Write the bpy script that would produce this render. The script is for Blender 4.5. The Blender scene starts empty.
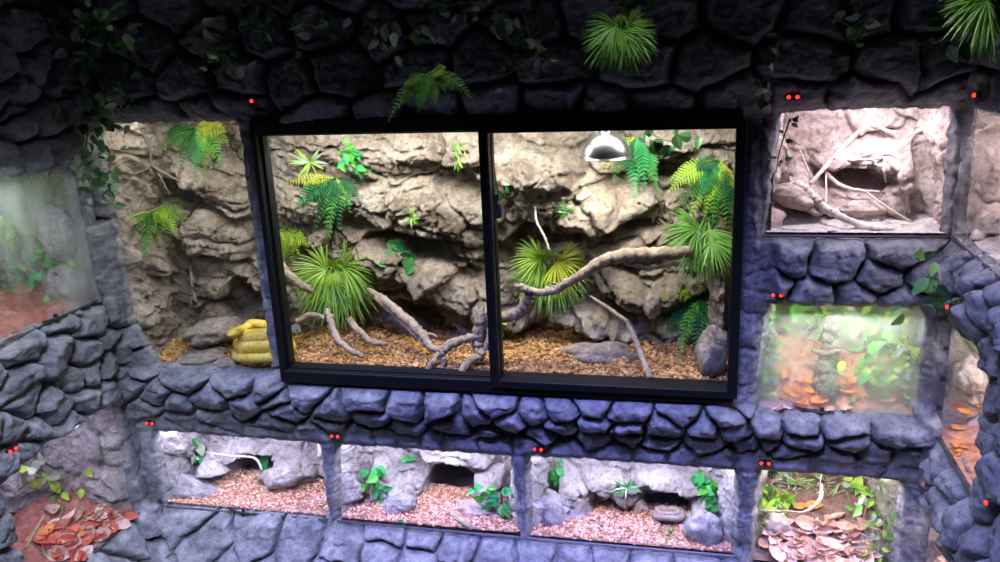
import bpy, math, random
import numpy as np
from mathutils import Vector, Matrix
random.seed(7); RNG = np.random.default_rng(7)
scene = bpy.context.scene
COL = scene.collection

# ------------------------------------------------------------------ camera
F = 846.0; CX, CY = 500.0, 281.0
def _v(x, y):
    a = np.array([x-CX, y-CY, F]); return a/np.linalg.norm(a)
Zc = -_v(631, 3160); Xc = -_v(-3274, 204); Xc -= (Xc@Zc)*Zc; Xc /= np.linalg.norm(Xc); Yc = np.cross(Zc, Xc)
CAM = np.array([0, -2.2, 1.75])
def ray(px, py):
    d = np.array([px-CX, py-CY, F]); return np.array([d@Xc, d@Yc, d@Zc])
def at(px, py, y=0.0):
    r = ray(px, py); return CAM + r*((y-CAM[1])/r[1])
def atX(px, py, x):
    r = ray(px, py); return CAM + r*((x-CAM[0])/r[0])
def atZ(px, py, z):
    r = ray(px, py); return CAM + r*((z-CAM[2])/r[2])
cam = bpy.data.objects.new('camera', bpy.data.cameras.new('camera')); COL.objects.link(cam)
right = np.array([Xc[0], Yc[0], Zc[0]]); down = np.array([Xc[1], Yc[1], Zc[1]]); fwd = np.array([Xc[2], Yc[2], Zc[2]])
M = Matrix(((right[0], -down[0], -fwd[0], CAM[0]), (right[1], -down[1], -fwd[1], CAM[1]), (right[2], -down[2], -fwd[2], CAM[2]), (0, 0, 0, 1)))
cam.matrix_world = M
cam.data.sensor_width = 36; cam.data.lens = F/1000*36; cam.data.clip_start = .01
scene.camera = cam

XL = at(142, 450)[0]; XR = at(944, 350)[0]-.03

# ------------------------------------------------------------------ noise
def _h(ix, iy, s):
    n = (ix.astype(np.int64)*374761393 + iy.astype(np.int64)*668265263 + s*1274126177) & 0x7fffffff
    n = ((n ^ (n >> 13))*1274126177) & 0x7fffffff
    n = ((n ^ (n >> 15))*1103515245) & 0x7fffffff
    return ((n ^ (n >> 16)) & 0xffffff)/float(0x1000000)
def perlin(x, y, s=0):
    xi = np.floor(x); yi = np.floor(y); fx = x-xi; fy = y-yi
    u = fx**3*(fx*(fx*6-15)+10); v = fy**3*(fy*(fy*6-15)+10)
    def g(a, b):
        t = _h(xi+a, yi+b, s)*2*math.pi
        return np.cos(t)*(fx-a)+np.sin(t)*(fy-b)
    n0 = g(0, 0)*(1-u)+g(1, 0)*u; n1 = g(0, 1)*(1-u)+g(1, 1)*u
    return (n0*(1-v)+n1*v)*1.5
def fbm(x, y, s=0, o=4, gain=.5):
    t = 0; a = 1; 
    for i in range(o):
        t = t+a*perlin(x, y, s+i*17); x = x*2.03+3.1; y = y*2.03+1.7; a *= gain
    return t
def ridged(x, y, s=0, o=4):
    t = 0; a = 1
    for i in range(o):
        t = t+a*(1-2*np.abs(perlin(x, y, s+i*13))); x = x*2.1+5.2; y = y*2.1+1.3; a *= .5
    return t
def cells(x, y, s=0):
    """jittered grid cells: F1, F2, id-random, offset vector to nearest"""
    xi = np.floor(x); yi = np.floor(y)
    f1 = np.full(x.shape, 9.); f2 = np.full(x.shape, 9.); rid = np.zeros(x.shape); rid2 = np.zeros(x.shape); dx = np.zeros(x.shape); dy = np.zeros(x.shape)
    for a in (-1, 0, 1):
        for b in (-1, 0, 1):
            cx = xi+a; cy = yi+b
            px = cx+.1+.8*_h(cx, cy, s+1); py = cy+.1+.8*_h(cx, cy, s+2)
            ddx = x-px; ddy = y-py; d = np.sqrt(ddx**2+ddy**2)
            m = d < f1
            f2 = np.where(m, f1, np.minimum(f2, d))
            f1 = np.where(m, d, f1); rid = np.where(m, _h(cx, cy, s+3), rid); rid2 = np.where(m, _h(cx, cy, s+4), rid2)
            dx = np.where(m, ddx, dx); dy = np.where(m, ddy, dy)
    return f1, f2, rid, rid2, dx, dy
def facets(x, y, s=0):
    f1, f2, r1, r2, dx, dy = cells(x, y, s)
    a = r1*2*math.pi
    return (np.cos(a)*dx+np.sin(a)*dy)*1.0 + (r2-.5)*.9 - .5*np.clip(1-(f2-f1)/.12, 0, 1)
def sstep(a, b, x):
    t = np.clip((x-a)/(b-a), 0, 1); return t*t*(3-2*t)

# ------------------------------------------------------------------ materials
def newmat(name):
    m = bpy.data.materials.new(name); m.use_nodes = True
    nt = m.node_tree; b = nt.nodes['Principled BSDF']; return m, nt, b
def N(nt, t, **kw):
    n = nt.nodes.new(t)
    for k, v in kw.items():
        if k in n.inputs: n.inputs[k].default_value = v
        else: setattr(n, k, v)
    return n
def ramp(nt, stops):
    r = nt.nodes.new('ShaderNodeValToRGB'); e = r.color_ramp.elements
    while len(e) < len(stops): e.new(.5)
    for i, (p, c) in enumerate(stops): e[i].position = p; e[i].color = (*c, 1)
    return r
def rock_mat(name, stops, scale=9., bump=.5, rough=.85, fine=70., spec=.3, dist=.004, moss=None, crack=.45):
    m, nt, b = newmat(name); L = nt.links
    tc = N(nt, 'ShaderNodeTexCoord')
    n1 = N(nt, 'ShaderNodeTexNoise', Scale=scale, Detail=8., Roughness=.65, Distortion=.6); L.new(tc.outputs['Object'], n1.inputs['Vector'])
    r = ramp(nt, stops); L.new(n1.outputs['Fac'], r.inputs['Fac'])
    col = r.outputs['Color']
    if moss:
        n3 = N(nt, 'ShaderNodeTexNoise', Scale=moss[1], Detail=5.); L.new(tc.outputs['Object'], n3.inputs['Vector'])
        rr = ramp(nt, [(moss[2], (0, 0, 0)), (moss[2]+.12, (1, 1, 1))]); L.new(n3.outputs['Fac'], rr.inputs['Fac'])
        mx = N(nt, 'ShaderNodeMixRGB'); L.new(rr.outputs['Color'], mx.inputs[0]); L.new(col, mx.inputs[1]); mx.inputs[2].default_value = (*moss[0], 1); col = mx.outputs[0]
    n2 = N(nt, 'ShaderNodeTexNoise', Scale=fine, Detail=8., Roughness=.75, Distortion=.4); L.new(tc.outputs['Object'], n2.inputs['Vector'])
    r2 = ramp(nt, [(.30, (.45, .45, .45)), (.52, (1, 1, 1)), (.70, (1.25, 1.25, 1.25))]); L.new(n2.outputs['Fac'], r2.inputs['Fac'])
    vo = N(nt, 'ShaderNodeTexVoronoi', Scale=scale*1.7); vo.feature = 'DISTANCE_TO_EDGE'
    wv_ = N(nt, 'ShaderNodeMixRGB'); wv_.inputs[0].default_value = .16; L.new(tc.outputs['Object'], wv_.inputs[1]); L.new(n1.outputs['Color'], wv_.inputs[2]); L.new(wv_.outputs[0], vo.inputs['Vector'])
    r3 = ramp(nt, [(0., (.45, .45, .45)), (.035, (1, 1, 1))]); L.new(vo.outputs['Distance'], r3.inputs['Fac'])
    mu = N(nt, 'ShaderNodeMixRGB', blend_type='MULTIPLY'); mu.inputs[0].default_value = 1.; L.new(col, mu.inputs[1]); L.new(r2.outputs['Color'], mu.inputs[2])
    mu2 = N(nt, 'ShaderNodeMixRGB', blend_type='MULTIPLY'); mu2.inputs[0].default_value = crack; L.new(mu.outputs[0], mu2.inputs[1]); L.new(r3.outputs['Color'], mu2.inputs[2])
    L.new(mu2.outputs[0], b.inputs['Base Color'])
    ad = N(nt, 'ShaderNodeMixRGB', blend_type='MULTIPLY'); ad.inputs[0].default_value = crack*.8; L.new(n2.outputs['Fac'], ad.inputs[1]); L.new(r3.outputs['Color'], ad.inputs[2])
    bp = N(nt, 'ShaderNodeBump', Strength=bump, Distance=dist*2.2); L.new(ad.outputs[0], bp.inputs['Height']); L.new(bp.outputs['Normal'], b.inputs['Normal'])
    b.inputs['Roughness'].default_value = rough; b.inputs['Specular IOR Level'].default_value = spec
    return m
def flat_mat(name, c, rough=.6, metal=0., var=.25, scale=25., spec=.4, transl=0.):
    m, nt, b = newmat(name); L = nt.links
    tc = N(nt, 'ShaderNodeTexCoord'); n1 = N(nt, 'ShaderNodeTexNoise', Scale=scale, Detail=3.)
    L.new(tc.outputs['Object'], n1.inputs['Vector'])
    r = ramp(nt, [(.3, tuple(x*(1-var) for x in c)), (.7, tuple(min(1, x*(1+var)) for x in c))]); L.new(n1.outputs['Fac'], r.inputs['Fac'])
    L.new(r.outputs['Color'], b.inputs['Base Color'])
    b.inputs['Roughness'].default_value = rough; b.inputs['Metallic'].default_value = metal; b.inputs['Specular IOR Level'].default_value = spec
    if transl:
        t = N(nt, 'ShaderNodeBsdfTranslucent'); L.new(r.outputs['Color'], t.inputs['Color'])
        mx = N(nt, 'ShaderNodeMixShader', Fac=transl); L.new(b.outputs[0], mx.inputs[1]); L.new(t.outputs[0], mx.inputs[2])
        L.new(mx.outputs[0], nt.nodes['Material Output'].inputs['Surface'])
    return m
def island_mat(name, stops, rough=.8):
    m, nt, b = newmat(name); L = nt.links
    g = N(nt, 'ShaderNodeNewGeometry'); r = ramp(nt, stops); L.new(g.outputs['Random Per Island'], r.inputs['Fac'])
    L.new(r.outputs['Color'], b.inputs['Base Color']); b.inputs['Roughness'].default_value = rough
    return m
def glass_mat(name, fog=0., tint=(1, 1, 1), fscale=3., lo=.35, hi=.7, fogcol=(.75, .82, .8), streak=(1, 1, 1)):
    m, nt, b = newmat(name); L = nt.links; nt.nodes.remove(b)
    tr = N(nt, 'ShaderNodeBsdfTransparent'); tr.inputs[0].default_value = (*tint, 1)
    gl = N(nt, 'ShaderNodeBsdfGlossy', Roughness=.02)
    fr = N(nt, 'ShaderNodeFresnel', IOR=1.5)
    ge = N(nt, 'ShaderNodeNewGeometry'); mi = N(nt, 'ShaderNodeMapRange'); mi.inputs['To Min'].default_value = 1.5; mi.inputs['To Max'].default_value = 1/1.5
    L.new(ge.outputs['Backfacing'], mi.inputs['Value']); L.new(mi.outputs['Result'], fr.inputs['IOR'])
    mx = N(nt, 'ShaderNodeMixShader'); L.new(fr.outputs[0], mx.inputs[0]); L.new(tr.outputs[0], mx.inputs[1]); L.new(gl.outputs[0], mx.inputs[2])
    out = mx.outputs[0]
    if fog:
        tc = N(nt, 'ShaderNodeTexCoord'); mp = N(nt, 'ShaderNodeMapping'); mp.inputs['Scale'].default_value = streak; L.new(tc.outputs['Object'], mp.inputs[0])
        n1 = N(nt, 'ShaderNodeTexNoise', Scale=fscale, Detail=4.); L.new(mp.outputs[0], n1.inputs['Vector'])
        r = ramp(nt, [(lo, (0, 0, 0)), (hi, (fog, fog, fog))]); L.new(n1.outputs['Fac'], r.inputs['Fac'])
        df = N(nt, 'ShaderNodeBsdfDiffuse'); df.inputs[0].default_value = (*fogcol, 1)
        tl = N(nt, 'ShaderNodeBsdfTranslucent'); tl.inputs[0].default_value = (*fogcol, 1)
        m1 = N(nt, 'ShaderNodeMixShader', Fac=.7); L.new(df.outputs[0], m1.inputs[1]); L.new(tl.outputs[0], m1.inputs[2])
        m2 = N(nt, 'ShaderNodeMixShader'); L.new(r.outputs['Color'], m2.inputs[0]); L.new(out, m2.inputs[1]); L.new(m1.outputs[0], m2.inputs[2]); out = m2.outputs[0]
    L.new(out, nt.nodes['Material Output'].inputs['Surface'])
    return m
MT = {}
MT['stone'] = rock_mat('slate_stone', [(.3, (.12, .125, .14)), (.48, (.21, .215, .24)), (.62, (.31, .315, .34)), (.75, (.46, .465, .48))], 13, .8, .8, 42, .35, .006, crack=.15)
MT['tan'] = rock_mat('tan_rock', [(.25, (.13, .10, .08)), (.42, (.29, .24, .19)), (.56, (.44, .385, .32)), (.75, (.62, .57, .50))], 7, 1., .85, 60, .25, .006, moss=((.10, .11, .07), 6, .62))
MT['pink'] = rock_mat('pinkish_rock', [(.25, (.33, .24, .21)), (.5, (.58, .47, .43)), (.75, (.74, .64, .60))], 8, .9, .85, 60, .25, .006)
MT['pale'] = rock_mat('pale_grey_rock', [(.25, (.22, .21, .23)), (.5, (.42, .40, .42)), (.75, (.60, .58, .60))], 9, 1., .85, 55, .25, .007)
MT['mossy'] = rock_mat('mossy_rock', [(.25, (.10, .11, .08)), (.5, (.25, .25, .20)), (.75, (.45, .44, .40))], 9, 1., .9, 50, .2, .007, moss=((.10, .20, .05), 9, .48))
MT['mossy_wet'] = rock_mat('wet_green_rock', [(.25, (.14, .17, .10)), (.5, (.30, .33, .24)), (.75, (.5, .5, .44))], 9, 1., .6, 50, .4, .007, moss=((.16, .30, .08), 7, .45))
MT['soil_orange'] = rock_mat('orange_substrate', [(.3, (.38, .14, .07)), (.7, (.70, .36, .24))], 14, .8, .85, 60)
MT['soil_red'] = rock_mat('red_substrate', [(.3, (.26, .08, .06)), (.7, (.52, .22, .18))], 14, .8, .8, 60)
MT['soil_dark'] = rock_mat('dark_soil', [(.3, (.10, .06, .045)), (.7, (.30, .20, .16))], 16, .8, .9, 60)
MT['soil_tan'] = rock_mat('tan_soil', [(.3, (.22, .12, .06)), (.7, (.45, .28, .15))], 16, .8, .9, 60)
MT['sand'] = rock_mat('pale_sand', [(.3, (.45, .42, .40)), (.7, (.66, .62, .60))], 16, .6, .9, 80)
MT['bark'] = island_mat('bark_chips', [(0, (.16, .07, .02)), (.3, (.36, .18, .05)), (.6, (.52, .30, .10)), (.85, (.66, .43, .18)), (1, (.26, .11, .04))])
MT['gravel'] = island_mat('pink_wood_gravel', [(0, (.30, .13, .09)), (.35, (.48, .25, .18)), (.7, (.64, .38, .29)), (1, (.76, .54, .44))])
MT['wood'] = rock_mat('driftwood', [(.3, (.26, .20, .14)), (.5, (.42, .34, .25)), (.7, (.56, .48, .37))], 18, 1., .8, 90, .25, .003, crack=.1)
MT['wood_pale'] = rock_mat('pale_branch', [(.3, (.5, .44, .40)), (.7, (.72, .66, .60))], 18, .7, .8, 90, .25, .002, crack=.1)
MT['twig'] = rock_mat('brown_twig', [(.3, (.17, .12, .08)), (.7, (.36, .28, .2))], 18, .6, .8, 90, .25, .002, crack=.1)
MT['lime'] = flat_mat('lime_leaf', (.42, .70, .06), .5, transl=.3)
MT['green'] = flat_mat('green_leaf', (.10, .42, .05), .5, transl=.3)
MT['teal'] = flat_mat('teal_green_leaf', (.045, .38, .11), .45, transl=.3)
MT['yellow_green'] = flat_mat('yellow_green_leaf', (.55, .62, .06), .5, transl=.3)
MT['teal_deep'] = flat_mat('deep_teal_leaf', (.015, .15, .045), .45, transl=.3)
MT['green_deep'] = flat_mat('deep_green_leaf', (.03, .16, .02), .5, transl=.3)
MT['lime_deep'] = flat_mat('deep_lime_leaf', (.17, .36, .03), .5, transl=.3)
MT['palm_green'] = flat_mat('palm_leaf', (.16, .38, .07), .45, transl=.25)
MT['palm_light'] = flat_mat('light_palm_leaf', (.34, .58, .08), .45, transl=.25)
MT['dark_leaf'] = flat_mat('dark_green_leaf', (.035, .10, .03), .4, transl=.15)
MT['ivy'] = flat_mat('ivy_leaf', (.10, .26, .09), .35, transl=.2)
MT['grey_leaf'] = flat_mat('pale_grey_green_leaf', (.42, .52, .40), .45, transl=.2)
MT['black'] = flat_mat('black_aluminium', (.006, .0065, .008), .5, .0, .1, spec=.25)
MT['dark_track'] = flat_mat('dark_track', (.05, .045, .06), .4, .3, .1)
MT['steel'] = flat_mat('brushed_steel', (.36, .37, .38), .30, 1., .05)
MT['cable'] = flat_mat('black_cable', (.02, .02, .02), .6)
MT['yellow_snake'] = rock_mat('yellow_scales', [(.35, (.55, .38, .03)), (.5, (.70, .52, .06)), (.68, (.78, .66, .22))], 22, .5, .45, 160, .5, .001, crack=0.)
MT['grey_snake'] = rock_mat('grey_scales', [(.35, (.16, .12, .11)), (.65, (.32, .26, .24))], 24, .5, .5, 160, .5, .001, crack=0.)
MT['dry_leaf'] = flat_mat('dry_pinkish_leaf', (.72, .50, .43), .6, transl=.25, var=.3, scale=30)
MT['dry_leaf_brown'] = flat_mat('dry_brown_leaf', (.46, .28, .20), .6, transl=.2, var=.35, scale=30)
MT['dry_leaf_orange'] = flat_mat('dry_orange_leaf', (.75, .30, .07), .6, transl=.25, var=.3, scale=30)
MT['dry_leaf_red'] = flat_mat('dry_red_leaf', (.55, .13, .08), .5, transl=.2, var=.35, scale=30)
MT['glass'] = glass_mat('clear_pane')
MT['glass_fog'] = glass_mat('misted_pane', .62, fscale=5., lo=.26, hi=.66, fogcol=(.80, .86, .76))
MT['glass_fog_streak'] = glass_mat('misted_streaked_pane', .52, fscale=4., lo=.33, hi=.68, fogcol=(.72, .80, .76), streak=(1, 2.2, .8))
m, nt, b = newmat('red_led'); b.inputs['Base Color'].default_value = (.5, .01, .01, 1); b.inputs['Emission Color'].default_value = (1, .035, .02, 1); b.inputs['Emission Strength'].default_value = 2.6; MT['led'] = m
m, nt, b = newmat('lamp_bulb'); b.inputs['Base Color'].default_value = (.9, .9, .85, 1); b.inputs['Emission Color'].default_value = (1, .93, .82, 1); b.inputs['Emission Strength'].default_value = 12.; MT['bulb'] = m
MT['floor'] = rock_mat('dark_concrete_floor', [(.3, (.07, .07, .08)), (.7, (.13, .13, .14))], 5, .4, .7, 60)

# ------------------------------------------------------------------ mesh helpers
class MB:
    def __init__(s): s.v = []; s.f = []
    def add(s, vs, fs):
        o = len(s.v); s.v.extend(tuple(map(float, p)) for p in vs); s.f.extend(tuple(i+o for i in f) for f in fs)
    def box(s, a, b):
        (x0, y0, z0), (x1, y1, z1) = a, b
        s.add([(x0, y0, z0), (x1, y0, z0), (x1, y1, z0), (x0, y1, z0), (x0, y0, z1), (x1, y0, z1), (x1, y1, z1), (x0, y1, z1)],
              [(0, 3, 2, 1), (4, 5, 6, 7), (0, 1, 5, 4), (1, 2, 6, 5), (2, 3, 7, 6), (3, 0, 4, 7)])
    def build(s, name, mat, parent=None, smooth=False, bevel=0):
        me = bpy.data.meshes.new(name); me.from_pydata(s.v, [], s.f); me.update()
        if smooth: me.shade_smooth()
        o = bpy.data.objects.new(name, me); COL.objects.link(o); me.materials.append(mat if not isinstance(mat, str) else MT[mat])
        if bevel:
            md = o.modifiers.new('bevel', 'BEVEL'); md.width = bevel; md.segments = 2
        if parent: o.parent = parent; o.matrix_parent_inverse = Matrix.Translation(-parent.location)
        return o
def tag(o, label=None, cat=None, group=None, kind=None):
    if label: o['label'] = label
    if cat: o['category'] = cat
    if group: o['group'] = group
    if kind: o['kind'] = kind
    return o
def empty(name, loc, label=None, cat=None, group=None, kind=None):
    o = bpy.data.objects.new(name, None); COL.objects.link(o); o.location = Vector([float(x) for x in loc]); o.empty_display_size = .05
    return tag(o, label, cat, group, kind)
def catmull(pts, n=8):
    P = [np.array(p, float) for p in pts]; P = [2*P[0]-P[1]]+P+[2*P[-1]-P[-2]]; out = []
    for i in range(1, len(P)-2):
        for k in range(n):
            t = k/n; a, b, c, d = P[i-1:i+3]
            out.append(.5*((2*b)+(-a+c)*t+(2*a-5*b+4*c-d)*t*t+(-a+3*b-3*c+d)*t**3))
    out.append(P[-2]); return np.array(out)
def tube(mb, pts, radii, sides=8, n=6, rough=0., seed=0, flat=1., raw=False):
    c = np.array(pts, float) if raw else catmull(pts, n)
    tt = np.linspace(0, 1, len(c)); r = np.interp(tt, np.linspace(0, 1, len(radii)), radii)
    rg = np.random.default_rng(seed); tan = np.gradient(c, axis=0); tan /= np.linalg.norm(tan, axis=1)[:, None]+1e-9
    up = np.array([0, 0, 1.]); vs = []
    prev = None
    for i in range(len(c)):
        t = tan[i]
        s = np.cross(t, up) if prev is None else prev-(prev@t)*t
        if np.linalg.norm(s) < 1e-3: s = np.cross(t, (1, 0, 0))
        s /= np.linalg.norm(s); prev = s; w = np.cross(s, t)
        for k in range(sides):
            a = 2*math.pi*k/sides; rr = r[i]*(1+rough*rg.normal())
            vs.append(c[i]+rr*(math.cos(a)*s+math.sin(a)*w*flat))
    m = len(c); fs = [(i*sides+k, i*sides+(k+1) % sides, (i+1)*sides+(k+1) % sides, (i+1)*sides+k) for i in range(m-1) for k in range(sides)]
    fs.append(tuple(range(sides))[::-1]); fs.append(tuple((m-1)*sides+k for k in range(sides)))
    mb.add(vs, fs)

# ------------------------------------------------------------------ relief surfaces
def poly_sd(x, y, poly):
    """signed distance, negative inside"""
    d = np.full(x.shape, 1e9); ins = np.zeros(x.shape, bool); n = len(poly)
    for i in range(n):
        ax, ay = poly[i]; bx, by = poly[(i+1) % n]
        ex, ey = bx-ax, by-ay; wx, wy = x-ax, y-ay
        t = np.clip((wx*ex+wy*ey)/(ex*ex+ey*ey), 0, 1)
        d = np.minimum(d, np.hypot(wx-ex*t, wy-ey*t))
        c = (ay > y) != (by > y)
        xi = ax+(y-ay)*ex/(ey if abs(ey) > 1e-9 else 1e-9)
        ins ^= c & (x < xi)
    return np.where(ins, -d, d)
def grid_mesh(name, P, keep, mat, reveal=None, parent=None):
    """P (ny,nx,3); keep (ny-1,nx-1) bool; reveal = vector to extrude hole borders by"""
    ny, nx, _ = P.shape; V = P.reshape(-1, 3)
    J, I = np.nonzero(keep); a = J*nx+I
    Q = np.stack([a, a+1, a+nx+1, a+nx], 1)
    if reveal is not None:
        edges = []
        k = keep
        inner = np.zeros((ny+1, nx+1), bool)
        # borders between kept and removed quads
        hh = k[1:, :] != k[:-1, :]; J, I = np.nonzero(hh); s = (J+1)*nx+I; e1 = np.stack([s, s+1], 1); f1 = k[1:, :][J, I]
        vv = k[:, 1:] != k[:, :-1]; J, I = np.nonzero(vv); s = J*nx+I+1; e2 = np.stack([s, s+nx], 1); f2 = k[:, :-1][J, I]
        e1 = np.where(f1[:, None], e1, e1[:, ::-1]); e2 = np.where(f2[:, None], e2, e2[:, ::-1])
        E = np.concatenate([e1, e2]); ids, inv = np.unique(E, return_inverse=True); inv = inv.reshape(E.shape)
        steps = 6; base = V[ids]; depth = np.linalg.norm(reveal); rd = np.array(reveal)/depth
        prev = ids; cur0 = len(V); allV = [V]
        d0 = base@rd
        for st in range(1, steps+1):
            t = st/steps
            tgt = base+rd*((depth-d0)*t)[:, None] if False else base + rd[None]*((RevealTarget-d0)*t)[:, None]
            nz = fbm(base.sum(1)*30+st*1.7, base[:, 2]*30-base[:, 0]*11, 5, 2)*.003
            allV.append(tgt+np.stack([nz, nz, nz], 1)*(1-rd[None]**2))
            cur = cur0+np.arange(len(ids)); cur0 += len(ids)
            pr = prev[inv]; cr = cur[inv]
            Q = np.concatenate([Q, np.stack([pr[:, 1], pr[:, 0], cr[:, 0], cr[:, 1]], 1)])
            prev = cur
        V = np.concatenate(allV)
    me = bpy.data.meshes.new(name)
    used = np.unique(Q); mp = np.full(len(V), -1, np.int64); mp[used] = np.arange(len(used)); V = V[used]; Q = mp[Q]
    me.vertices.add(len(V)); me.vertices.foreach_set('co', V.astype(np.float32).ravel())
    me.loops.add(len(Q)*4); me.loops.foreach_set('vertex_index', Q.astype(np.int32).ravel())
    me.polygons.add(len(Q)); me.polygons.foreach_set('loop_start', np.arange(0, len(Q)*4, 4, dtype=np.int32))
    me.update(calc_edges=True); me.validate(); me.shade_smooth()
    o = bpy.data.objects.new(name, me); COL.objects.link(o); me.materials.append(MT[mat])
    if parent: o.parent = parent; o.matrix_parent_inverse = Matrix.Translation(-parent.location)
    return o
RevealTarget = 0.

def stone_field(U, V, seeds, asp=1.3, amp=.036, joint=.009, sd=11):
    """seeds (n,2) wall coordinates -> rounded stones"""
    wu = U+.011*fbm(U*12, V*12, sd, 3); wv = V+.009*fbm(U*12, V*12, sd+50, 3)
    S = np.array(seeds); rg = np.random.default_rng(sd)
    tilt = rg.normal(0, .17, (len(S), 2)); off = rg.uniform(-.35, .35, len(S)); am = rg.uniform(.7, 1.25, len(S))
    fl = wu.ravel(); fv = wv.ravel(); H = np.empty(fl.shape)
    for c in range(0, len(fl), 20000):
        x = fl[c:c+20000, None]; y = fv[c:c+20000, None]
        d = (x-S[None, :, 0])**2+((y-S[None, :, 1])*asp)**2
        o = np.argpartition(d, 1, axis=1)[:, :2]; r = np.arange(len(x)); da = d[r, o[:, 0]]; db = d[r, o[:, 1]]
        sw = da > db; i1 = np.where(sw, o[:, 1], o[:, 0]); i2 = np.where(sw, o[:, 0], o[:, 1]); d1 = np.minimum(da, db); d2 = np.maximum(da, db)
        sep = np.sqrt((S[i1, 0]-S[i2, 0])**2+((S[i1, 1]-S[i2, 1])*asp)**2)+1e-6
        e = (d2-d1)/(2*sep)-joint*.35
        w = .024
        t = np.clip(e/w, 0, 1); prof = np.sqrt(np.clip(1-(1-t)**2, 0, 1))
        lx = x[:, 0]-S[i1, 0]; ly = y[:, 0]-S[i1, 1]
        h = prof*(amp*am[i1]+off[i1]*.012+lx*tilt[i1, 0]+ly*tilt[i1, 1]*.8)-(1-prof)*.026
        H[c:c+20000] = h
    H = H.reshape(U.shape)
    return H+.0055*facets(U*22, V*28, sd+7)+.0035*fbm(U*40, V*40, sd+9, 4)+.002*facets(U*70, V*80, sd+8)

def fill_seeds(seeds, u0, u1, v0, v1, du, dv, sd, minr=.055):
    rg = np.random.default_rng(sd); S = [tuple(p) for p in seeds]; j = 0; v = v0
    while v < v1:
        u = u0+(.5*du if j % 2 else 0)
        while u < u1:
            p = (u+rg.uniform(-.25, .25)*du, v+rg.uniform(-.22, .22)*dv)
            if not S or min((p[0]-a)**2+(1.3*(p[1]-b))**2 for a, b in seeds or [(99, 99)]) > minr**2: S.append(p)
            u += du*rg.uniform(.75, 1.3)
        v += dv*rg.uniform(.85, 1.15); j += 1
    return S

# ---------- front wall
def poly_front(pix): return [tuple(at(x, y)[[0, 2]]) for x, y in pix]
OPEN = {
 'bay': [(90, 125), (231, 122), (266, 373), (153, 368), (124, 320)],
 'main': [(252, 131), (745, 122), (729, 400), (283, 380)],
 'B': [(784, 116), (800, 112), (956, 108), (946, 238), (767, 238)],
 'C': [(772, 309), (925, 313), (914, 418), (758, 411)],
 'D1': [(150, 436), (314, 449), (324, 519), (165, 507)],
 'D2': [(335, 450), (508, 463), (516, 542), (336, 524)],
 'D3': [(528, 462), (736, 477), (731, 561), (530, 543)],
 'D4': [(762, 477), (904, 488), (893, 580), (754, 570)],
}
SEED_F = [(188,378),(235,380),(160,396),(176,404),(214,398),(247,404),(280,398),(308,395),(334,409),(368,401),(410,407),(438,410),
 (176,418),(287,408),(217,420),(270,424),(330,430),(371,416),(404,430),(450,424),(165,428),(210,434),(270,440),(318,436),(357,441),(385,443),(406,445),(431,446),(455,448),
 (504,404),(533,411),(562,409),(593,402),(627,411),(681,411),(725,414),(480,418),(511,421),(562,426),(594,424),(630,430),(664,428),(705,424),(735,430),
 (491,433),(538,436),(596,441),(630,436),(657,445),(705,445),(764,443),(786,455),(494,447),(530,447),(562,452),(610,456),(654,460),(681,462),(715,465),(756,465),
 (188,518),(167,547),(213,535),(262,532),(303,538),(139,535),(343,544),(389,535),(245,556),(280,560),(342,556),(390,548),(422,534),(422,556),(461,544),(496,553),(538,553),(575,560),(610,562),(650,568),(384,566),(197,560),(460,566),(700,568),(735,575),(500,575),(560,580),
 (787,260),(838,260),(902,253),(755,262),(882,277),(930,275),(807,299),(858,300),(900,303),(770,285),(765,303),
 (770,428),(800,424),(845,425),(800,440),(850,442),(890,435),(880,455),(835,460),(905,460),(790,468),(750,445),
 (120,312),(137,361),(130,385),(150,405),(128,345),(240,160),(238,200),(243,240),(246,280),(250,320),(255,355),(272,390),
 (742,150),(760,180),(755,220),(748,330),(745,370),(740,400)]
seedF = [tuple(at(x, y)[[0, 2]]) for x, y in SEED_F]
seedF = fill_seeds(seedF, -1.85, .75, .03, .22, .13, .09, 3, .09)
up_seeds = fill_seeds([(9, 9)], -1.85, .75, 1.56, 2.15, .17, .11, 5, .05)[1:]
seedF = seedF+up_seeds
def front_profile(u, v):
    ped = sstep(.275, .0, v)*.26
    ledge = .045*sstep(.60, .70, v)*sstep(.775, .755, v)
    rb = .03*sstep(.13, .2, u)*sstep(1.03, 1.07, v)*sstep(1.225, 1.20, v)
    lin = .008*sstep(.53, .56, v)*sstep(.62, .58, v)
    top = (.05*sstep(1.53, 1.62, v)+.05*sstep(1.75, 1.95, v))
    return ped+ledge+rb+lin+top-.02
u = np.arange(XL-.045, XR+.032, .0036); v = np.arange(-.02, 2.2, .0036)
U, V = np.meshgrid(u, v)
HF = stone_field(U, V, seedF)
HF = HF*(1-.22*sstep(.86, .76, V))
post = np.zeros(U.shape)
lint = sstep(.525, .535, V)*sstep(.605, .585, V)
HF = HF*(1-.7*lint)
polys = {k: poly_front(p) for k, p in OPEN.items()}
SD = np.full(U.shape, 9.)
for k, p in polys.items():
    s_ = poly_sd(U, V, p)
    if k != 'main': s_ = s_+.0045*fbm(U*35, V*35, 91, 2)
    SD = np.minimum(SD, s_)
HF += front_profile(U, V)
def boxm(u0, u1, v0, v1, e=.012): return sstep(u0-e, u0+e, U)*sstep(u1+e, u1-e, U)*sstep(v0-e, v0+e, V)*sstep(v1+e, v1-e, V)
pm = boxm(-9, .70, .275, .53)+boxm(-1.33, -1.19, .785, 1.53)+boxm(.12, .215, .74, 1.54)+boxm(.57, .70, .75, 1.03)+boxm(.60, .70, 1.23, 1.54)
pm = np.clip(pm, 0, 1)*.9
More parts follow.
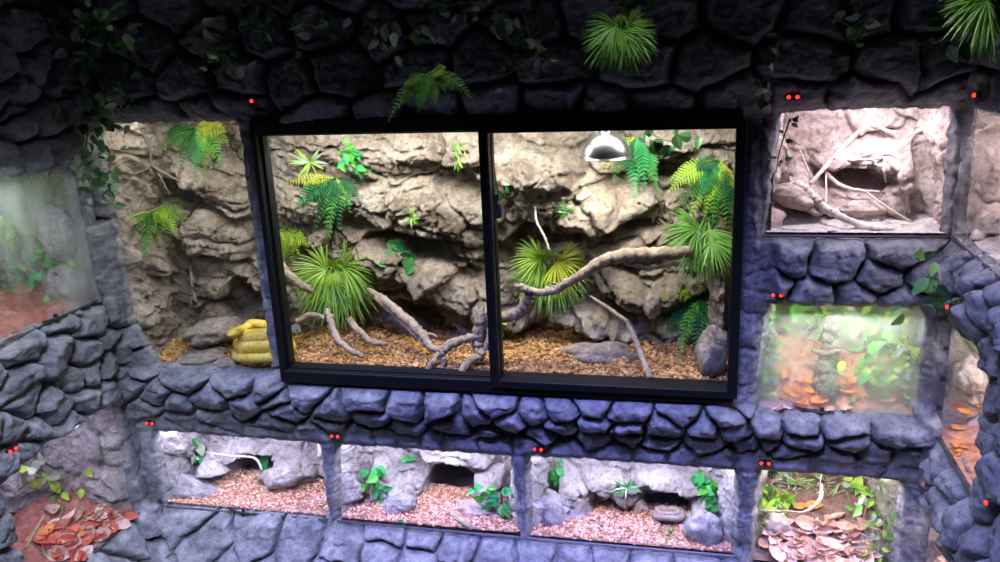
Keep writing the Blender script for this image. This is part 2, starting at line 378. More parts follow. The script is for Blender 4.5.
HF = HF*(1-pm)+pm*(-.008+.010*fbm(U*22, V*5, 71, 3)+.005*facets(U*26, V*13, 72)+.003*fbm(U*60, V*40, 73, 3))
near = sstep(.035, 0, SD)
# posts between openings: smooth plaster-like with fine grain
HF = HF*(1-.75*near)+near*.75*(-.012+.004*fbm(U*25, V*12, 33, 3)+front_profile(U, V)*.8)-.022*sstep(.014, 0, SD)
gx, gy = np.gradient(SD, .0036)[::-1]
gn = np.hypot(gx, gy)+1e-6; snap = np.abs(SD) < .0030
U2 = np.where(snap, U-SD*gx/gn, U); V2 = np.where(snap, V-SD*gy/gn, V)
P = np.stack([U2, -HF, V2-.0*HF], -1)
cs = .25*(SD[1:, 1:]+SD[:-1, 1:]+SD[1:, :-1]+SD[:-1, :-1]); keep = cs > 0
RevealTarget = .048
wall_front = grid_mesh('wall_front', P, keep, 'stone', reveal=(0, 1, 0))
tag(wall_front, kind='structure')
def surfF(x, z):
    i = int(np.clip(round((x-u[0])/.0036), 0, len(u)-1)); j = int(np.clip(round((z-v[0])/.0036), 0, len(v)-1)); return -HF[j, i]
uF, vF = u.copy(), v.copy()
def front_surface(x, z):
    i = int(np.clip(round((x-uF[0])/.0036), 0, len(uF)-1)); j = int(np.clip(round((z-vF[0])/.0036), 0, len(vF)-1)); return -float(HF[j, i])

# ---------- side walls
def side_wall(name, X, sgn, opens, seeds, y0=-2.3, sd=21, bulge=None):
    uu = np.arange(y0, .012, .0045); vv = np.arange(-.02, 2.2, .0045); U, V = np.meshgrid(uu, vv)
    H = stone_field(U, V, seeds, sd=sd, amp=.034 if sgn > 0 else .024)
    SD = np.full(U.shape, 9.)
    for p in opens: SD = np.minimum(SD, poly_sd(U, V, p)+.004*fbm(U*35, V*35, 92, 2))
    prof = sstep(.27, .02, V)*(.17 if sgn > 0 else .05)+(.05 if sgn > 0 else .02)*sstep(1.55, 1.8, V)-(.015 if sgn > 0 else .018)
    if bulge is not None: prof = prof+bulge(U, V)
    pm = .9*sstep(-.10, -.08, U)*(sstep(.27, .29, V)*sstep(.70, .68, V)+sstep(1.0, 1.03, V)*sstep(1.48, 1.45, V))
    H = H*(1-pm)+pm*(-.006+.009*fbm(U*22, V*5, sd+60, 3)+.005*facets(U*22, V*12, sd+61))
    near = sstep(.03, 0, SD)
    H = (H+prof)*(1-.6*near)+near*.6*(-.01+prof*.8)-.018*sstep(.014, 0, SD)
    gy, gx = np.gradient(SD, .0045); gn = np.hypot(gx, gy)+1e-6; sn = np.abs(SD) < .0038
    U2 = np.where(sn, U-SD*gx/gn, U); V2 = np.where(sn, V-SD*gy/gn, V)
    P = np.stack([X+sgn*H, U2, V2], -1)
    cs = .25*(SD[1:, 1:]+SD[:-1, 1:]+SD[1:, :-1]+SD[:-1, :-1])
    global RevealTarget
    RevealTarget = (-X if sgn > 0 else X)+(.045 if sgn > 0 else .038)
    o = grid_mesh(name, P, cs > 0, 'stone', reveal=(-sgn, 0, 0)); tag(o, kind='structure')
    def surf(y, z):
        i = int(np.clip(round((y-uu[0])/.0045), 0, len(uu)-1)); j = int(np.clip(round((z-vv[0])/.0045), 0, len(vv)-1)); return X+sgn*float(H[j, i])
    return surf
OL = {'E': [(-.95, 1.02), (-.066, 1.02), (-.066, 1.40), (-.12, 1.43), (-.95, 1.44)],
      'F': [(-.535, .272), (-.045, .272), (-.045, .64), (-.12, .68), (-.30, .68), (-.535, .665)]}
OR = {'G': [(-.55, 1.225), (-.02, 1.235), (-.015, 1.53), (-.55, 1.54)],
      'H': [(-.34, .72), (-.012, .72), (-.012, 1.02), (-.24, 1.01), (-.35, .94)],
      'I': [(-.46, .27), (-.008, .27), (-.008, .50), (-.12, .53), (-.46, .49)]}
SL = [(19,351),(61,354),(93,324),(118,316),(109,338),(86,353),(110,364),(16,383),(74,382),(29,406),(112,394),(58,406),(83,402),(16,428),(74,418),(38,434),(32,450),(6,466),(92,372),(125,350),(125,380),(10,35),(25,60),(15,95),(12,110),(20,125),(60,150),(38,152),(12,160),(45,125),(50,30),(60,70),(80,110),(95,140),(10,335)]
seedL = [tuple(atX(x, y, XL)[1:]) for x, y in SL]
seedL = fill_seeds(seedL, -2.3, .03, .02, 2.15, .15, .10, 8, .09)
SR = [(968,272),(986,263),(995,290),(974,330),(935,452),(949,483),(943,512),(963,515),(992,472),(978,495),(995,437),(988,360),(990,400),(960,255),(985,310),(995,540),(975,545)]
seedR = [tuple(atX(x, y, XR)[1:]) for x, y in SR]
seedR = fill_seeds(seedR, -2.3, .03, .02, 2.15, .15, .10, 9, .09)
surfL = side_wall('wall_left', XL, 1, OL.values(), seedL, sd=21)
def bulR(U, V):
    return .022*sstep(1.06, 1.12, V)*sstep(1.22, 1.18, V)+.018*sstep(.53, .58, V)*sstep(.70, .66, V)-.02*sstep(-.5, -.3, U)*sstep(.68, .72, V)*sstep(1.08, 1.04, V)
surfR = side_wall('wall_right', XR, -1, OR.values(), seedR, sd=31, bulge=bulR)
mb = MB(); mb.box((XL-.1, -4.5, -.05), (XR+.1, .03, 0)); tag(mb.build('floor', 'floor'), kind='structure')

# ------------------------------------------------------------------ terrarium rockwork
def tank_rock(name, label, mat, x0, x1, z0, z1, depth, bumps=(), seed=0, amp=1., ang=-.35, res=.0042, frame='F', X=0, front=.036, corner=.10):
    """U shaped crag shell round a tank. frame F: x along wall, y depth; L/R: side walls (x = y coordinate, depth outward)"""
    d0, d1 = front, depth; r = corner
    # path in (x, d)
    path = []; L1 = d1-d0-r; W = x1-x0-2*r
    total = L1+math.pi/2*r+W+math.pi/2*r+L1
    s = np.arange(0, total+res, res)
    px = np.empty_like(s); pd = np.empty_like(s); nx = np.empty_like(s); nd = np.empty_like(s)
    for i, q in enumerate(s):
        a1 = L1; a2 = a1+math.pi/2*r; a3 = a2+W; a4 = a3+math.pi/2*r
        if q < a1: px[i], pd[i], nx[i], nd[i] = x0, d0+q, 1, 0
        elif q < a2: t = (q-a1)/r; px[i] = x0+r-r*math.cos(t); pd[i] = d0+L1+r*math.sin(t); nx[i] = math.cos(t); nd[i] = -math.sin(t)
        elif q < a3: px[i] = x0+r+(q-a2); pd[i] = d1; nx[i] = 0; nd[i] = -1
        elif q < a4: t = (q-a3)/r; px[i] = x1-r+r*math.sin(t); pd[i] = d1-r+r*math.cos(t); nx[i] = -math.sin(t); nd[i] = -math.cos(t)
        else: px[i] = x1; pd[i] = d1-r-(q-a4); nx[i] = -1; nd[i] = 0
    vv = np.arange(z0-.05, z1+.06, res)
    S, V = np.meshgrid(s, vv); PX = np.broadcast_to(px, S.shape); PD = np.broadcast_to(pd, S.shape); NX = np.broadcast_to(nx, S.shape); ND = np.broadcast_to(nd, S.shape)
    c, sn = math.cos(ang), math.sin(ang)
    w1 = .03*fbm(S*6, V*6, seed, 3); w2 = .03*fbm(S*6, V*6, seed+9, 3)
    A = (S+w1)*c+(V+w2)*sn; B = -(S+w1)*sn+(V+w2)*c
    H = amp*(.036*facets(A*4.2, B*8, seed+1)+.011*facets(A*13, B*20, seed+2)+.010*ridged(A*6, B*13, seed+3, 4)+.005*facets(A*32, B*46, seed+4)+.0035*fbm(S*70, V*70, seed+5, 3))
    # bumps: (x, z, rx, rz_up, rz_down, angle, height)
    for (bx, bz, rx, ru, rdn, an, hh) in bumps:
        ca, sa = math.cos(an), math.sin(an)
        dx = PX-bx+w1*.6; dz = V-bz+w2*.6
        e = dx*ca+dz*sa; f = -dx*sa+dz*ca
        q = (e/rx)**2+np.where(f > 0, f/ru, f/rdn)**2
        ok = ND < -.3
        p = np.where(ok, np.clip(1-q, 0, 1), 0)
        H = H+hh*(p**.5 if hh > 0 else sstep(0, .35, p))
    H = H+.02
    H = np.where(np.abs(NX) > .3, np.maximum(H, .010+.4*H), H)
    tp = np.where(np.abs(NX) > .3, sstep(d0, d0+.06, PD), 1.); H = H*tp-.003*(1-tp)
    DN = H
    PXo = PX+NX*DN; PDo = PD+ND*DN
    PDo = np.maximum(PDo, d0+.004+.0*PDo)
    Vo = V-.22*np.clip(H-.03, -.05, .2)
    if frame == 'F': Pm = np.stack([PXo, PDo, Vo], -1)
    elif frame == 'L': Pm = np.stack([X-PDo, PXo, Vo], -1)
    else: Pm = np.stack([X+PDo, PXo, Vo], -1)
    keep = np.ones((Pm.shape[0]-1, Pm.shape[1]-1), bool)
    o = grid_mesh(name, Pm, keep, mat); tag(o, label, 'rockwork'); return o
def bp(px, py, rx, ru, rd, ang, h, y):
    """bump in pixels on plane y"""
    p = at(px, py, y); k = np.linalg.norm(p-CAM)/F
    return (p[0], p[2], rx*k, ru*k, rd*k, math.radians(-ang), h)
def tank_floor(name, label, mat, x0, x1, z0, depth, rise=.04, seed=0, frame='F', X=0, front=.026, res=.008, cat='substrate', lump=.012, extra=None, zoff=0):
    a = np.arange(x0, x1+res, res); d = np.arange(front, depth+res, res); A, D = np.meshgrid(a, d)
    H = z0+rise*sstep(front, depth, D)+lump*fbm(A*9, D*9, seed, 3)*sstep(front, front+.06, D)
    if extra is not None: H = H+extra(A, D)
    if frame == 'F': P = np.stack([A, D, H], -1)
    elif frame == 'L': P = np.stack([X-D, A, H], -1)
    else: P = np.stack([X+D, A, H], -1)
    o = grid_mesh(name, P, np.ones((P.shape[0]-1, P.shape[1]-1), bool), mat); tag(o, label, cat, kind='stuff')
    return o, (a, d, H)
def chips(parent_floor, field, mat, n, size, seed, frame='F', X=0, name='chips'):
    a, d, H = field; rg = np.random.default_rng(seed); mb = MB()
    for _ in range(n):
        i = rg.integers(0, len(a)-1); j = rg.integers(0, len(d)-1)
        x = a[i]+rg.uniform(0, 1)*(a[1]-a[0]); y = d[j]+rg.uniform(0, 1)*(d[1]-d[0]); z = H[j, i]+rg.uniform(0, .006)
        L = size*rg.uniform(.5, 1.3); W = L*rg.uniform(.4, .85); T = L*rg.uniform(.2, .5)
        an = rg.uniform(0, 6.28); R = Matrix.Rotation(an, 3, 'Z')@Matrix.Rotation(rg.normal(0, .45), 3, 'X')@Matrix.Rotation(rg.normal(0, .45), 3, 'Y')
        vs = []
        for sz in (-1, 1):
            for q in range(5):
                t = q/5*6.28+rg.uniform(-.3, .3); k = (1 if sz < 0 else .75)
                p = R@Vector((math.cos(t)*L/2*k, math.sin(t)*W/2*k, sz*T/2))
                if frame == 'F': vs.append((x+p.x, y+p.y, z+p.z))
                elif frame == 'L': vs.append((X-y+p.x, x+p.y, z+p.z))
                else: vs.append((X+y+p.x, x+p.y, z+p.z))
        mb.add(vs, [(4, 3, 2, 1, 0), (5, 6, 7, 8, 9)]+[(q, (q+1) % 5, 5+(q+1) % 5, 5+q) for q in range(5)])
    o = mb.build(name, mat, parent_floor); tag(o, kind='stuff'); return o

ZB = .775; MD = .37
y_ = .30
mainb = [
 # (px,py,rx,rup,rdown,angle_deg screen cw,height)
 bp(425, 222, 95, 42, 12, 8, .10, y_), bp(445, 285, 100, 26, 10, 24, .12, y_), bp(360, 262, 60, 30, 20, 20, .05, y_), bp(380, 165, 60, 40, 16, 10, .05, y_),
 bp(450, 262, 45, 16, 9, -28, .08, y_), bp(300, 200, 50, 40, 22, 0, .05, y_), bp(290, 300, 55, 40, 18, 15, .06, y_), bp(440, 150, 60, 30, 14, 5, .05, y_),
 bp(395, 330, 60, 16, 20, 12, .04, y_), bp(470, 335, 40, 22, 12, 0, .06, y_),
 bp(545, 200, 75, 55, 12, 18, .10, y_), bp(600, 215, 55, 22, 12, -20, .08, y_), bp(545, 165, 80, 40, 12, 6, .06, y_), bp(625, 250, 50, 18, 12, -12, .06, y_),
 bp(622, 290, 34, 22, 12, 26, .12, y_), bp(590, 318, 50, 18, 8, 12, .13, y_), bp(668, 300, 18, 20, 10, 0, .08, y_), bp(670, 330, 45, 16, 16, 0, .06, y_),
 bp(722, 300, 16, 75, 60, 0, .14, y_), bp(560, 362, 60, 14, 22, 0, .08, y_), bp(500, 290, 34, 30, 20, -10, .05, y_), bp(690, 140, 60, 14, 8, 0, .05, y_),
 bp(672, 172, 26, 12, 14, -20, -.09, y_), bp(640, 228, 28, 9, 9, 0, -.08, y_), bp(545, 240, 45, 10, 14, 0, -.07, y_), bp(415, 245, 60, 8, 10, 10, -.06, y_), bp(590, 345, 40, 9, 8, 0, -.08, y_), bp(430, 318, 50, 8, 14, 20, -.06, y_),
 # left bay
 bp(190, 238, 60, 36, 10, 18, .09, y_), bp(150, 160, 60, 35, 14, 20, .07, y_), bp(215, 195, 40, 20, 10, 30, .06, y_), bp(185, 290, 70, 34, 12, -8, .09, y_), bp(165, 345, 50, 22, 14, 0, .07, y_), bp(240, 300, 20, 24, 20, 0, -.10, y_), bp(135, 215, 30, 40, 20, 0, .05, y_),
]
tank_rock('rock_backdrop', 'large tan craggy rock face filling the big sliding-glass terrarium', 'tan', XL-.006, .20, ZB, 1.53, MD, mainb, seed=4, amp=1.15, ang=-.33)
fl, fld = tank_floor('bark_bed', 'golden brown bark chip bed on the floor of the big terrarium', 'soil_tan', XL+.02, .16, .771, .36, rise=.02, seed=3, front=.056, extra=lambda A, D: .022*sstep(-1.25, -1.19, A))
chips(fl, fld, 'bark', 9500, .017, 5)

def small_tank(key, rlabel, flabel, rmat, fmat, x0, x1, z0, z1, depth, bumps, seed, cmat=None, nch=0, csize=.011, rise=.05, amp=.8, frame='F', X=0, extra=None):
    tank_rock('rock_backdrop', rlabel, rmat, x0, x1, z0, z1, depth, bumps, seed=seed, amp=amp, frame=frame, X=X, corner=.07)
    o, f = tank_floor('substrate' if not cmat else 'gravel_bed', flabel, fmat, x0, x1, z0+.004, depth-.02, rise=rise, seed=seed, frame=frame, X=X, extra=extra)
    if cmat: chips(o, f, cmat, nch, csize, seed, frame, X)
    return f
def ex(p, y=0): return at(p[0], p[1], y)[0]
yD = .19
D1x = (ex((157, 470))-.003, ex((320, 485))+.003); D2x = (ex((335, 490))-.003, ex((512, 500))+.003); D3x = (ex((529, 500))-.003, ex((733, 520))+.003); D4x = (ex((758, 520))-.003, ex((899, 530))+.003)
small_tank('D1', 'pale rock backdrop of the lower terrarium furthest left on the front wall', 'pink gravel bed in the lower terrarium furthest left', 'pale', 'soil_tan', *D1x, .268, .54, .26,
  [bp(195, 478, 42, 34, 26, 30, .12, yD), bp(285, 478, 32, 22, 16, -12, .09, yD), bp(248, 465, 26, 11, 18, -8, -.18, yD), bp(225, 455, 50, 10, 8, 0, .08, yD), bp(180, 510, 40, 14, 20, 20, .14, yD)], 41, 'gravel', 3200, rise=.015)
small_tank('D2', 'pale rock backdrop with a dark cave mouth in the lower terrarium below the sliding window centre', 'pink gravel bed running into the cave of the second lower terrarium', 'pale', 'soil_tan', *D2x, .266, .54, .25,
  [bp(449, 484, 27, 17, 24, 0, -.24, yD), bp(448, 457, 44, 14, 6, 0, .07, yD), bp(375, 485, 30, 30, 22, 20, .12, yD), bp(410, 490, 18, 20, 20, 0, .08, yD), bp(495, 490, 22, 30, 26, 0, .12, yD), bp(350, 500, 26, 30, 26, 0, .10, yD)], 52, 'gravel', 3800, rise=.02)
small_tank('D3', 'pale rock backdrop with a low cave where a grey snake lies', 'pink gravel bed before the snake cave of the third lower terrarium', 'pale', 'soil_tan', *D3x, .262, .545, .25,
  [bp(672, 512, 27, 17, 24, 5, -.22, yD), bp(668, 482, 36, 14, 6, 5, .07, yD), bp(560, 495, 34, 30, 30, 0, .13, yD), bp(612, 488, 30, 16, 12, 20, .07, yD), bp(712, 520, 24, 34, 26, 0, .14, yD), bp(628, 512, 24, 8, 8, 5, -.08, yD)], 63, 'gravel', 4000, rise=.015)
small_tank('D4', 'mossy rock backdrop of the leaf-littered lower terrarium at the right end', 'dark soil bed beneath the curled leaves of the lower right terrarium', 'mossy', 'soil_dark', *D4x, .245, .54, .36,
  [bp(780, 500, 18, 30, 30, 0, .08, yD), bp(885, 520, 22, 30, 30, 0, .10, yD), bp(835, 500, 22, 16, 16, 0, -.06, yD)], 74, rise=.13)
Bx = (ex((772, 180))-.006, ex((950, 180))+.03); Cx = (ex((764, 370))-.004, ex((920, 370))+.004); yB = .22
small_tank('B', 'pinkish white fractured rock backdrop of the bright terrarium at upper right', 'pale sand bed in the bright upper right terrarium', 'pink', 'sand', *Bx, 1.222, 1.54, .28,
  [bp(850, 200, 50, 20, 8, 0, .09, yB), bp(860, 160, 40, 12, 8, 0, .09, yB), bp(850, 178, 24, 8, 10, 0, -.09, yB), bp(795, 190, 28, 22, 12, 10, .12, yB), bp(800, 214, 28, 8, 9, 0, -.10, yB), bp(930, 190, 24, 60, 40, 0, .12, yB), bp(870, 215, 30, 14, 12, 0, .08, yB), bp(900, 165, 22, 18, 14, 0, .06, yB)], 85, rise=.015, amp=.8)
small_tank('C', 'green mossy rock backdrop behind the misted pane of the middle right terrarium', 'orange leaf soil in the misted middle right terrarium', 'mossy_wet', 'soil_orange', *Cx, .73, 1.04, .36, [bp(915, 360, 20, 50, 30, 0, .10, yB)], 96, rise=.12)
# side tanks (coordinate x is world y)
small_tank('E', 'grey green rock backdrop behind the misted left wall pane', 'red soil in the misted left wall terrarium', 'mossy_wet', 'soil_red', -.97, -.03, 1.015, 1.45, .34, [], 107, rise=.04, frame='L', X=XL)
small_tank('F', 'grey rock backdrop of the lower left wall terrarium', 'red brown soil in the lower left wall terrarium', 'pale', 'soil_red', -.55, -.03, .268, .69, .34, [], 118, rise=.08, frame='L', X=XL)
small_tank('G', 'pale pink rock backdrop of the upper right wall terrarium', 'sand bed in the upper right wall terrarium', 'pink', 'sand', -.57, -.014, 1.22, 1.55, .34, [], 129, rise=.05, frame='R', X=XR+.0)
small_tank('H', 'pinkish rock backdrop in the narrow middle right wall terrarium', 'orange soil in the narrow middle right wall terrarium', 'pink', 'soil_orange', -.37, -.014, .715, 1.03, .30, [], 140, rise=.10, frame='R', X=XR+.0)
small_tank('I', 'brown rock backdrop in the lowest right wall terrarium', 'orange soil in the lowest right wall terrarium', 'pink', 'soil_orange', -.47, -.014, .265, .54, .30, [], 151, rise=.10, frame='R', X=XR+.0)

# ------------------------------------------------------------------ where things touch the rock
from mathutils.bvhtree import BVHTree
bpy.context.view_layer.update(); DG = bpy.context.evaluated_depsgraph_get()
INN = [BVHTree.FromObject(o, DG) for o in COL.objects if o.type == 'MESH' and o.name.split('.')[0] in ('rock_backdrop', 'bark_bed', 'gravel_bed', 'substrate')]
OUTT = [BVHTree.FromObject(o, DG) for o in COL.objects if o.type == 'MESH' and o.name in ('wall_front', 'wall_left', 'wall_right')]
CV = Vector([float(q) for q in CAM])
def hit(px, py, trees=None):
    d = Vector([float(q) for q in ray(px, py)]).normalized(); best = None
    for t in (INN if trees is None else trees):
        loc, n, i, ds = t.ray_cast(CV, d)
        if loc is not None and (best is None or ds < best[1]): best = (np.array(loc), ds)
    return best
def on_rock(px, py, off, fallback, trees=None):
    h = hit(px, py, trees)
    if h is None: return fallback
    d = unit(h[0]-CAM); return h[0]-d*off
def in_front(px, py, p, off):
    h = hit(px, py)
    if h is None: return p
    if np.linalg.norm(p-CAM) > h[1]-off: return h[0]-unit(h[0]-CAM)*off
    return p
def unit(a): a = np.array(a, float); return a/(np.linalg.norm(a)+1e-9)
# ------------------------------------------------------------------ loose rocks
def rock(label, px, py, y, rx, rz, ry, mat, seed, rot=0., wall='F', name='rock', group=None, xs=0):
    import bmesh
    p = in_front(px, py, at(px, py, y) if wall == 'F' else atX(px, py, (XL if wall == 'L' else XR)+y), .005)
    k = np.linalg.norm(p-CAM)/F; bm = bmesh.new(); bmesh.ops.create_icosphere(bm, subdivisions=4, radius=1.)
    V_ = np.array([v.co[:] for v in bm.verts]); q = V_
    h = 1+.16*fbm(q[:, 0]*1.6+seed, q[:, 1]*1.6+q[:, 2]*1.1, seed, 3)+.10*facets(q[:, 0]*1.8+seed, q[:, 2]*1.8+q[:, 1], seed)
    V_ = V_*h[:, None]*np.array([rx, ry, rz])*k; c, s = math.cos(rot), math.sin(rot)
    V_ = np.stack([V_[:, 0]*c-V_[:, 2]*s, V_[:, 1], V_[:, 0]*s+V_[:, 2]*c], 1)
    for v, co in zip(bm.verts, V_): v.co = co
    me = bpy.data.meshes.new(name); bm.to_mesh(me); bm.free(); me.shade_smooth(); me.materials.append(MT[mat])
    o = bpy.data.objects.new(name, me); COL.objects.link(o); o.location = Vector([float(t) for t in p]); tag(o, label, 'rock', group); return o
rock('flat-topped boulder above the yellow snake', 214, 331, .16, 30, 11, 26, 'tan', 3, .15)
rock('low grey stone left of the yellow snake behind the tall pane', 204, 358, .10, 26, 9, 18, 'tan', 5, .1)
rock('small rounded stone in front of the yellow snake', 226, 364, .07, 13, 6, 9, 'tan', 8)
rock('upright rock at the bottom right corner of the sliding window', 713, 352, .10, 15, 26, 20, 'tan', 12)
rock('pale triangular stone on the rock face beside the lower right fern', 653, 306, .22, 9, 12, 9, 'tan', 15)
rock('long grey rock on the bark below the pale fan palm', 600, 356, .26, 40, 14, 18, 'tan', 17)
rock('sloping grey rock in front of the gravel in the lowest left terrarium', 193, 490, .17, 30, 13, 14, 'pale', 21, -.3)
rock('pale faceted rock at the right of the lowest left terrarium', 283, 476, .22, 24, 11, 14, 'pale', 23, .25)
rock('tilted slab beside the left ivy of the cave mouth terrarium', 398, 505, .16, 20, 9, 12, 'pale', 25, .3)
rock('low pink rock below the right ivy of the cave mouth terrarium', 478, 510, .14, 20, 8, 12, 'pink', 27, -.2)
rock('grey block left of the gravel in the snake cave terrarium', 552, 515, .12, 16, 24, 14, 'pale', 29)
rock('brown block on the gravel left of the snake cave', 640, 508, .20, 8, 10, 8, 'pink', 31)
rock('pale boulder right of the snake cave', 704, 530, .12, 18, 18, 14, 'pale', 33, .2)
rock('pinkish boulder among the leaves at left of the lower right terrarium', 776, 525, .14, 13, 11, 10, 'pink', 35)
rock('broad sunlit stone in the middle of the bright upper right terrarium', 862, 208, .20, 28, 9, 18, 'pink', 37)
rock('pale stone with a dark hollow beneath at left of the bright terrarium', 795, 196, .18, 22, 12, 16, 'pink', 39, -.15)
rock('rounded stone on the sand of the upper right wall terrarium', 992, 218, .18, 14, 14, 14, 'pink', 41, wall='R')
rock('pink stone inside the narrow middle right wall terrarium', 968, 375, .14, 12, 16, 12, 'pink', 43, wall='R')
rock('grey stone on the misted left terrarium floor beside the corner', 68, 285, -.14, 22, 18, 14, 'pale', 45, wall='L')
rock('upright pale stone behind the misted left wall pane', 60, 235, -.18, 18, 24, 14, 'pale', 47, wall='L')
rock('round grey stone at the back of the lower left wall terrarium', 112, 440, -.10, 12, 8, 8, 'pale', 49, wall='L')
rock('tall pointed rock in the lower left wall terrarium', 92, 445, -.16, 12, 17, 9, 'pale', 51, wall='L')

bpy.context.view_layer.update(); DG = bpy.context.evaluated_depsgraph_get()
INN += [BVHTree.FromObject(o, DG) for o in ()]
# ------------------------------------------------------------------ windows
def quad_pane(name, pts, th, nrm, mat, parent):
    mb = MB(); n = np.array(nrm)*th/2; P_ = [np.array(p) for p in pts]
    mb.add([p-n for p in P_]+[p+n for p in P_], [(3, 2, 1, 0), (4, 5, 6, 7)]+[(i, (i+1) % 4, 4+(i+1) % 4, 4+i) for i in range(4)])
    return mb.build(name, mat, parent)
def single_pane(name, pts, mat, parent):
    mb = MB(); mb.add(pts, [(0, 1, 2, 3)]); return mb.build(name, mat, parent)
# big sliding window: bars given in world x/z
W1 = empty('window_1', (-.54, 0, .76), kind='structure', label='big black framed sliding glass window of the main terrarium')
def frame_ring(mb, ox0, ox1, oz0, oz1, wl, wr, wb, wt, ya, yb):
    ix0, ix1, iz0, iz1 = ox0+wl, ox1-wr, oz0+wb, oz1-wt
    o = [(ox0, oz0), (ox1, oz0), (ox1, oz1), (ox0, oz1)]; i = [(ix0, iz0), (ix1, iz0), (ix1, iz1), (ix0, iz1)]
    for k in range(4):
        a, b_, c_, d_ = o[k], o[(k+1) % 4], i[(k+1) % 4], i[k]; q = [a, b_, c_, d_]
        mb.add([(x, ya, z) for x, z in q]+[(x, yb, z) for x, z in q], [(0, 1, 2, 3), (7, 6, 5, 4), (0, 4, 5, 1), (1, 5, 6, 2), (2, 6, 7, 3), (3, 7, 4, 0)])
fy = -.028
fx0 = (at(250, 136, fy)[0]+at(281, 384, fy)[0])/2; fx1 = (at(743, 132, fy)[0]+at(733, 400, fy)[0])/2; fz0 = (at(281, 384, fy)[2]+at(733, 403, fy)[2])/2; fz1 = 1.545
mb = MB(); frame_ring(mb, fx0, fx1, fz0, fz1, -1.190-fx0, fx1-.112, .797-fz0, .040, fy, .05); mb.build('frame', 'black', W1, bevel=.003)
for nm, (a, b_, yy) in {'sash': (-1.208, -.520, .012), 'sash.001': (-.548, .130, -.022)}.items():
    s_ = MB(); frame_ring(s_, a, b_, .780, 1.521, .026, .026, .022, .022, yy-.016, yy+.012); so = s_.build('sash', 'black', W1, bevel=.002)
    single_pane('pane', [(a+.02, yy, .80), (b_-.02, yy, .80), (b_-.02, yy, 1.505), (a+.02, yy, 1.505)], 'glass', so)
p = at(497, 205, -.045); lt = MB(); lt.box((p[0]-.005, -.052, p[2]-.035), (p[0]+.007, -.036, p[2]+.03)); tube(lt, [(p[0]+.004, -.05, p[2]+.01), (p[0]+.012, -.062, p[2]), (p[0]+.012, -.06, p[2]-.03)], [.004, .004, .003], 6); lt.build('latch', 'cable', W1)
mb = MB(); mb.box((-.5275, -.0400, .80), (-.5255, -.037, 1.51)); mb.build('edge_strip', 'steel', W1)
nwin = [1]
def rock_window(pts, n, mat='glass', latch=None, label=None):
    """pts BL BR TR TL ; n into room"""
    nwin[0] += 1; P_ = [np.array(p, float) for p in pts]; n = np.array(n, float)
    w = empty('window_%d' % nwin[0], P_[0], kind='structure', label=label)
    single_pane('pane', P_, mat, w)
    mb = MB(); tube(mb, [P_[0]+n*.004, P_[1]+n*.004], [.0035, .0035], 4, 2); mb.build('track', 'dark_track', w)
    if latch is not None:
        c = P_[0]+(P_[1]-P_[0])*latch; d = (P_[1]-P_[0])/np.linalg.norm(P_[1]-P_[0]); mb = MB()
        tube(mb, [c-d*.05+n*.010+np.array([0, 0, .012]), c+n*.016+np.array([0, 0, .006]), c+d*.045+n*.010+np.array([0, 0, .003])], [.0035, .005, .0035], 6, 4)
        tube(mb, [c+n*.01+np.array([0, 0, .02]), c+n*.014+np.array([0, 0, -.02])], [.006, .006], 6, 2)
        mb.build('latch', 'cable', w)
    return w
def rect(x0, x1, z0, z1, y): return [(x0, y, z0), (x1, y, z0), (x1, y, z1), (x0, y, z1)]
rock_window(rect(XL, -1.24, .765, 1.54, .03), (0, -1, 0), label='tall glass pane left of the rock pillar')
for (x0, x1), k in ((D1x, .5), (D2x, None), (D3x, None), (D4x, None)): rock_window(rect(x0-.01, x1+.01, .262 if x0 < .1 else .24, .55, .02), (0, -1, 0), latch=k)
rock_window(rect(Bx[0]-.01, Bx[1], 1.218, 1.55, .02), (0, -1, 0))
rock_window(rect(Cx[0]-.01, Cx[1], .728, 1.05, .02), (0, -1, 0), 'glass_fog', latch=.42)
rock_window([(XL-.02, -.97, 1.016), (XL-.02, -.04, 1.016), (XL-.02, -.04, 1.46), (XL-.02, -.97, 1.46)], (1, 0, 0), 'glass_fog_streak', latch=.78)
rock_window([(XL-.02, -.55, .268), (XL-.02, -.03, .268), (XL-.02, -.03, .70), (XL-.02, -.55, .70)], (1, 0, 0))
rock_window([(XR+.022, -.57, 1.222), (XR+.022, .0, 1.222), (XR+.022, .0, 1.56), (XR+.022, -.57, 1.56)], (-1, 0, 0))
rock_window([(XR+.022, -.36, .715), (XR+.022, .0, .715), (XR+.022, .0, 1.04), (XR+.022, -.36, 1.04)], (-1, 0, 0))
rock_window([(XR+.022, -.42, .265), (XR+.022, .0, .265), (XR+.022, .0, .55), (XR+.022, -.42, .55)], (-1, 0, 0))

